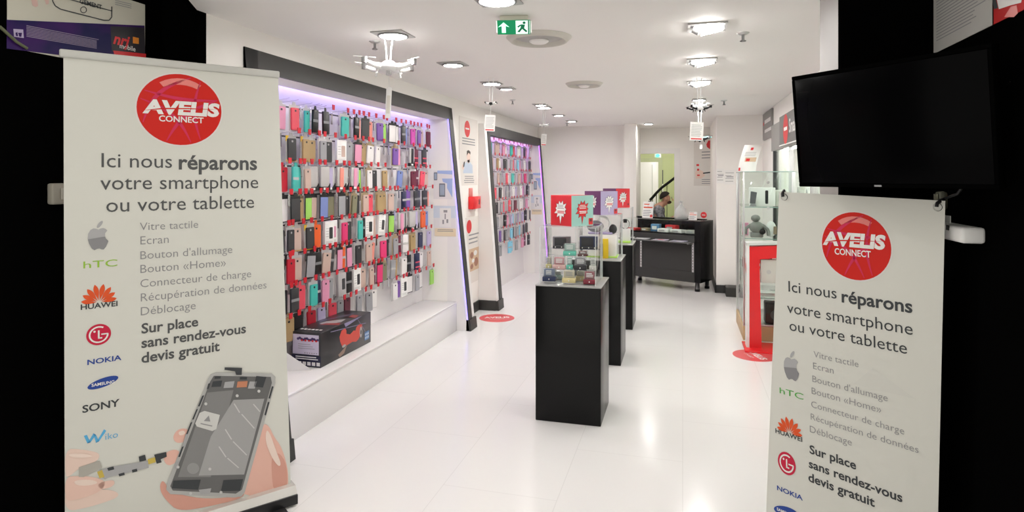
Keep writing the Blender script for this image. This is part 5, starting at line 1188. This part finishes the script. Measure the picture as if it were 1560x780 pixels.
# violet cable loop on the floor before the totem
t = thing('floor_cable', 'thin dark violet cable lying on the red floor sticker', 'cable', (0, 0, .004))
pp = [on_floor(u, v) for u, v in ((1143, 536), (1152, 528), (1166, 533), (1174, 535))]
obj('cable', MB().tube([(p.x, p.y, .0015) for p in pp], .004, 8), col('violet_cable', (.06, .02, .10)), t)

# ------------------------------------------------------------------ glazed wall cabinet and shop signs on that wall
GREY = mat('sign_grey', (.16, .155, .15), .5); GREYL = mat('sign_grey_light', (.27, .26, .25), .5)
t = thing('wall_cabinet', 'glazed wall cabinet with black frame, partly hidden by the television and banner', 'wall cabinet', (1.02, 7.80, 0), R(-90)); L = 4.4
obj('frame_post', MB().bbox(0, .055, 0, .03, .50, 1.93, .004), PLASTICK, t); obj('frame_post', MB().bbox(L - .055, L, 0, .03, .50, 1.93, .004), PLASTICK, t)
obj('frame_rail', MB().bbox(.055, L - .055, 0, .03, .50, .54, .003), PLASTICK, t)
obj('frame_foot', MB().bbox(0, .08, -.02, .03, .44, .56, .004), mat('brown_block', (.16, .09, .06), .5), t)
for i in range(4):
    x0 = .06 + i * 1.07; obj('glass_door', MB().bbox(x0, x0 + 1.06, .005, .012, .54, 1.93, .001), GLASSG, t)
    o = obj('door_joint', MB().bbox(x0 + 1.058, x0 + 1.068, .002, .014, .54, 1.93, .001), METAL, t)
obj('cabinet_light', MB().box(.06, L - .06, .10, .14, 1.905, 1.92), emis('cabinet_glow', (1.0, .99, .96), 9.0), t)
for z in (.95, 1.32, 1.66): obj('shelf', MB().bbox(.06, L - .06, .06, .33, z, z + .008, .001), GLASSG, t)
for i, (y, z) in enumerate(((7.2, 1.329), (6.7, 1.329), (6.2, 1.669), (6.9, 1.669), (5.7, 1.329), (7.4, .959), (6.5, .959))):
    q = thing('boxed_phone', '%s in the glazed wall cabinet' % ['pale phone box, farthest on the middle shelf', 'second pale phone box on the middle shelf', 'pale phone box nearest on the top shelf', 'green tinted phone box on the top shelf', 'pale phone box nearest on the middle shelf', 'farthest pale phone box on the low shelf', 'nearest pale phone box on the low shelf'][i], 'box', (1.22, y, z), R(-90), 'phone boxes in the wall cabinet')
    obj('carton', MB().bbox(-.05, .05, -.03, .03, 0, .17, .003), [CLR, PAPER, CLR, TEAL3, PAPER, CLR, PAPER][i], q); obj('phone_picture', MB().flat(rrect(-.03, .03, .03, .15, .006), -.031), INKL, q)
t = thing('shop_sign', 'grey wall sign with red oval logo and white word Smartphone above the glazed cabinet', 'sign', (RX - .04, 7.85, 1.905), R(-90))
sl = 4.3
obj('board', MB().bbox(0, sl, 0, .035, 0, .30, .003), GREYL, t)
M = MX(t)
pa = hit(M, 1196, 205)[0]
obj('name_panel', MB().bbox(pa - .30, pa + 1.5, -.012, 0, .035, .335, .003), GREY, t); obj('panel_edge', MB().bbox(pa - .31, pa + 1.5, -.013, 0, .022, .035, .002), PAPER, t)
obj('logo_oval', MB().flat(disc(pa + .12, .18, .15, .15, 32), -.0135), REDP, t); obj('logo_word', MB().flat(rect(pa + .02, pa + .22, .165, .20), -.0145), PAPER, t)
lettering('Smartphone', pa + .33, .13, pa + 1.25, WHITEP, t, 1, .02, y0=-.013)
a = at_x(1165, 174, RX); b = at_x(1178.5, 174, RX); zb = at_x(1165, 214, RX).z
t = thing('wall_sign', 'small grey sign with two pale lines and red marks high beside the shop sign', 'sign', (RX, a.y, zb), R(-90)); w = a.y - b.y; h = a.z - zb
h = min(h, CEIL - zb - .02)
obj('board', MB().bbox(0, w, -.025, 0, 0, h, .003), GREYL, t); obj('sign_text', MB().flat(rect(w * .25, w * .92, h * .58, h * .72), -.026).flat(rect(w * .25, w * .98, h * .24, h * .36), -.026), WHITEP, t); obj('red_mark', MB().flat(disc(w * .12, h * .60, w * .06, h * .07, 14), -.0262), REDP, t)

# ------------------------------------------------------------------ the person working behind the counter
def skin(name, joints, edges, m, parent, lv=2, root=0):
    """one continuous surface grown round a skeleton: joints = [(x, y, z, rx, ry)]"""
    me_ = bpy.data.meshes.new(name); me_.from_pydata([j[:3] for j in joints], edges, [])
    o = bpy.data.objects.new(name, me_); COL.objects.link(o); o.parent = parent
    md = o.modifiers.new('skin', 'SKIN'); md.use_smooth_shade = True
    for i, j in enumerate(joints):
        me_.skin_vertices[0].data[i].radius = (j[3], j[4] if len(j) > 4 else j[3]); me_.skin_vertices[0].data[i].use_root = (i == root)
    sd = o.modifiers.new('sub', 'SUBSURF'); sd.levels = lv; sd.render_levels = lv
    me_.materials.append(m)
    return o
st = thing('stool', 'grey stool behind the counter on which the person sits', 'stool', (-.47, 10.50, 0))
obj('seat', MB().lathe([(.0001, .35), (.17, .35), (.185, .37), (.17, .389), (.0001, .389)], 28), PLASTICK, st)
for a in (45, 135, 225, 315): obj('leg', MB().tube([(.11 * math.cos(R(a)), .11 * math.sin(R(a)), .36), (.17 * math.cos(R(a)), .17 * math.sin(R(a)), 0)], .013, 10), METAL, st)
pr = thing('person', 'person in grey patterned shirt, dark hair and beard, bent over work behind the counter', 'person', (-.47, 10.50, 0), 0)
SK = mat('skin', (.42, .22, .14), .5, .4)
# local frame: facing +x (towards the bright wall), seated; +y away from the camera
J = []; E_ = []
def jn(x, y, z, r, r2=None, par=None):
    J.append((x, y, z, r, r2 or r)); i = len(J) - 1
    if par is not None: E_.append((par, i))
    return i
pel = jn(0, 0, .585, .115, .15)
wst = jn(.0, 0, .74, .10, .135, pel); chs = jn(.05, 0, .98, .105, .155, wst); nkb = jn(.125, 0, 1.13, .07, .08, chs)
nk = jn(.165, 0, 1.165, .052, .052, nkb); hd0 = jn(.20, 0, 1.19, .066, .062, nk); hd1 = jn(.215, 0, 1.255, .092, .078, hd0); hd2 = jn(.20, 0, 1.315, .062, .058, hd1)
for s in (-1, 1):
    hip = jn(.05, s * .09, .56, .085, .085, pel); kn = jn(.42, s * .11, .53, .060, .060, hip); an = jn(.40, s * .11, .10, .040, .040, kn); toe = jn(.54, s * .12, .035, .036, .032, an)
    sh_ = jn(.09, s * .19, 1.09, .062, .062, chs); el = jn(.16, s * .23, .83, .044, .044, sh_); wr = jn(.37, s * .13, .955, .029, .025, el); hp = jn(.43, s * .11, .97, .034, .018, wr)
    for k, (dy, ln) in enumerate(((-.026, .060), (-.009, .072), (.009, .070), (.025, .055))):
        f1 = jn(.455, s * .11 + dy, 0.969, .0095, .0095, hp); f2 = jn(.455 + ln * .55, s * .11 + dy * 1.1, 0.965, .0088, .0088, f1); jn(.455 + ln, s * .11 + dy * 1.1, 0.949, .0075, .0075, f2)
    t1 = jn(.425, s * .11 - s * .034, 0.967, .0105, .0105, hp); jn(.455, s * .11 - s * .05, 0.957, .0090, .0090, t1)
body = skin('body', J, E_, SK, pr, 2, 0)
SHIRT = noisy('shirt_camouflage', (.10, .105, .115), (.24, .24, .25), 22, .8, .2)
Js = [(0, 0, .60, .125, .16), (0, 0, .74, .112, .147), (.05, 0, .98, .122, .172), (.115, 0, 1.115, .088, .10)]; Es = [(0, 1), (1, 2), (2, 3)]
for s in (-1, 1):
    b = len(Js); Js += [(.09, s * .19, 1.09, .076, .076), (.125, s * .213, .95, .062, .062), (.15, s * .226, .86, .058, .058)]; Es += [(2, b), (b, b + 1), (b + 1, b + 2)]
skin('shirt', Js, Es, SHIRT, pr, 2, 0)
Jt = [(0, 0, .60, .128, .162)]; Et = []
for s in (-1, 1):
    b = len(Jt); Jt += [(.05, s * .09, .56, .095, .095), (.42, s * .11, .53, .070, .070), (.40, s * .11, .13, .055, .055)]; Et += [(0, b), (b, b + 1), (b + 1, b + 2)]
skin('trousers', Jt, Et, mat('dark_trousers', (.03, .03, .045), .8), pr, 2, 0)
HAIR = mat('dark_hair', (.018, .012, .009), .7, .2)
hm = MB()
n, k = 22, 10
vs = []
for j in range(k + 1):
    for i in range(n):
        a = 2 * PI * i / n; ph = PI * .5 - (.80 + 1.20 * ((1 - math.cos(a)) / 2) ** .85) * j / k
        vs.append((.200 + .095 * math.cos(ph) * math.cos(a) - .006, .084 * math.cos(ph) * math.sin(a), 1.268 + .100 * math.sin(ph)))
hm.add(vs, [(j * n + i, (j + 1) * n + i, (j + 1) * n + (i + 1) % n, j * n + (i + 1) % n) for j in range(k) for i in range(n)], True)
obj('hair', hm, HAIR, pr)
obj('beard', MB().ball((.245, 0, 1.188), .048, .056, .030, 16, 8), mat('beard_brown', (.07, .035, .025), .8, .1), pr)
obj('nose', MB().prism([(.300, 1.265), (.328, 1.222), (.318, 1.212), (.296, 1.216)], -.013, .013, 'xz', True), SK, body)
for s in (-1, 1):
    obj('ear', MB().ball((.20, s * .079, 1.245), .018, .010, .030, 12, 8), SK, body)
    obj('eye', MB().ball((.296, s * .031, 1.258), .008, .010, .007, 12, 8), mat('eye_dark', (.03, .02, .02), .2), body)
    obj('eyebrow', MB().bbox(.294, .302, s * .031 - .016, s * .031 + .016, 1.272, 1.279, .002), HAIR, body)
obj('mouth', MB().bbox(.296, .304, -.020, .020, 1.190, 1.197, .002), mat('lips', (.35, .12, .10), .5), body)
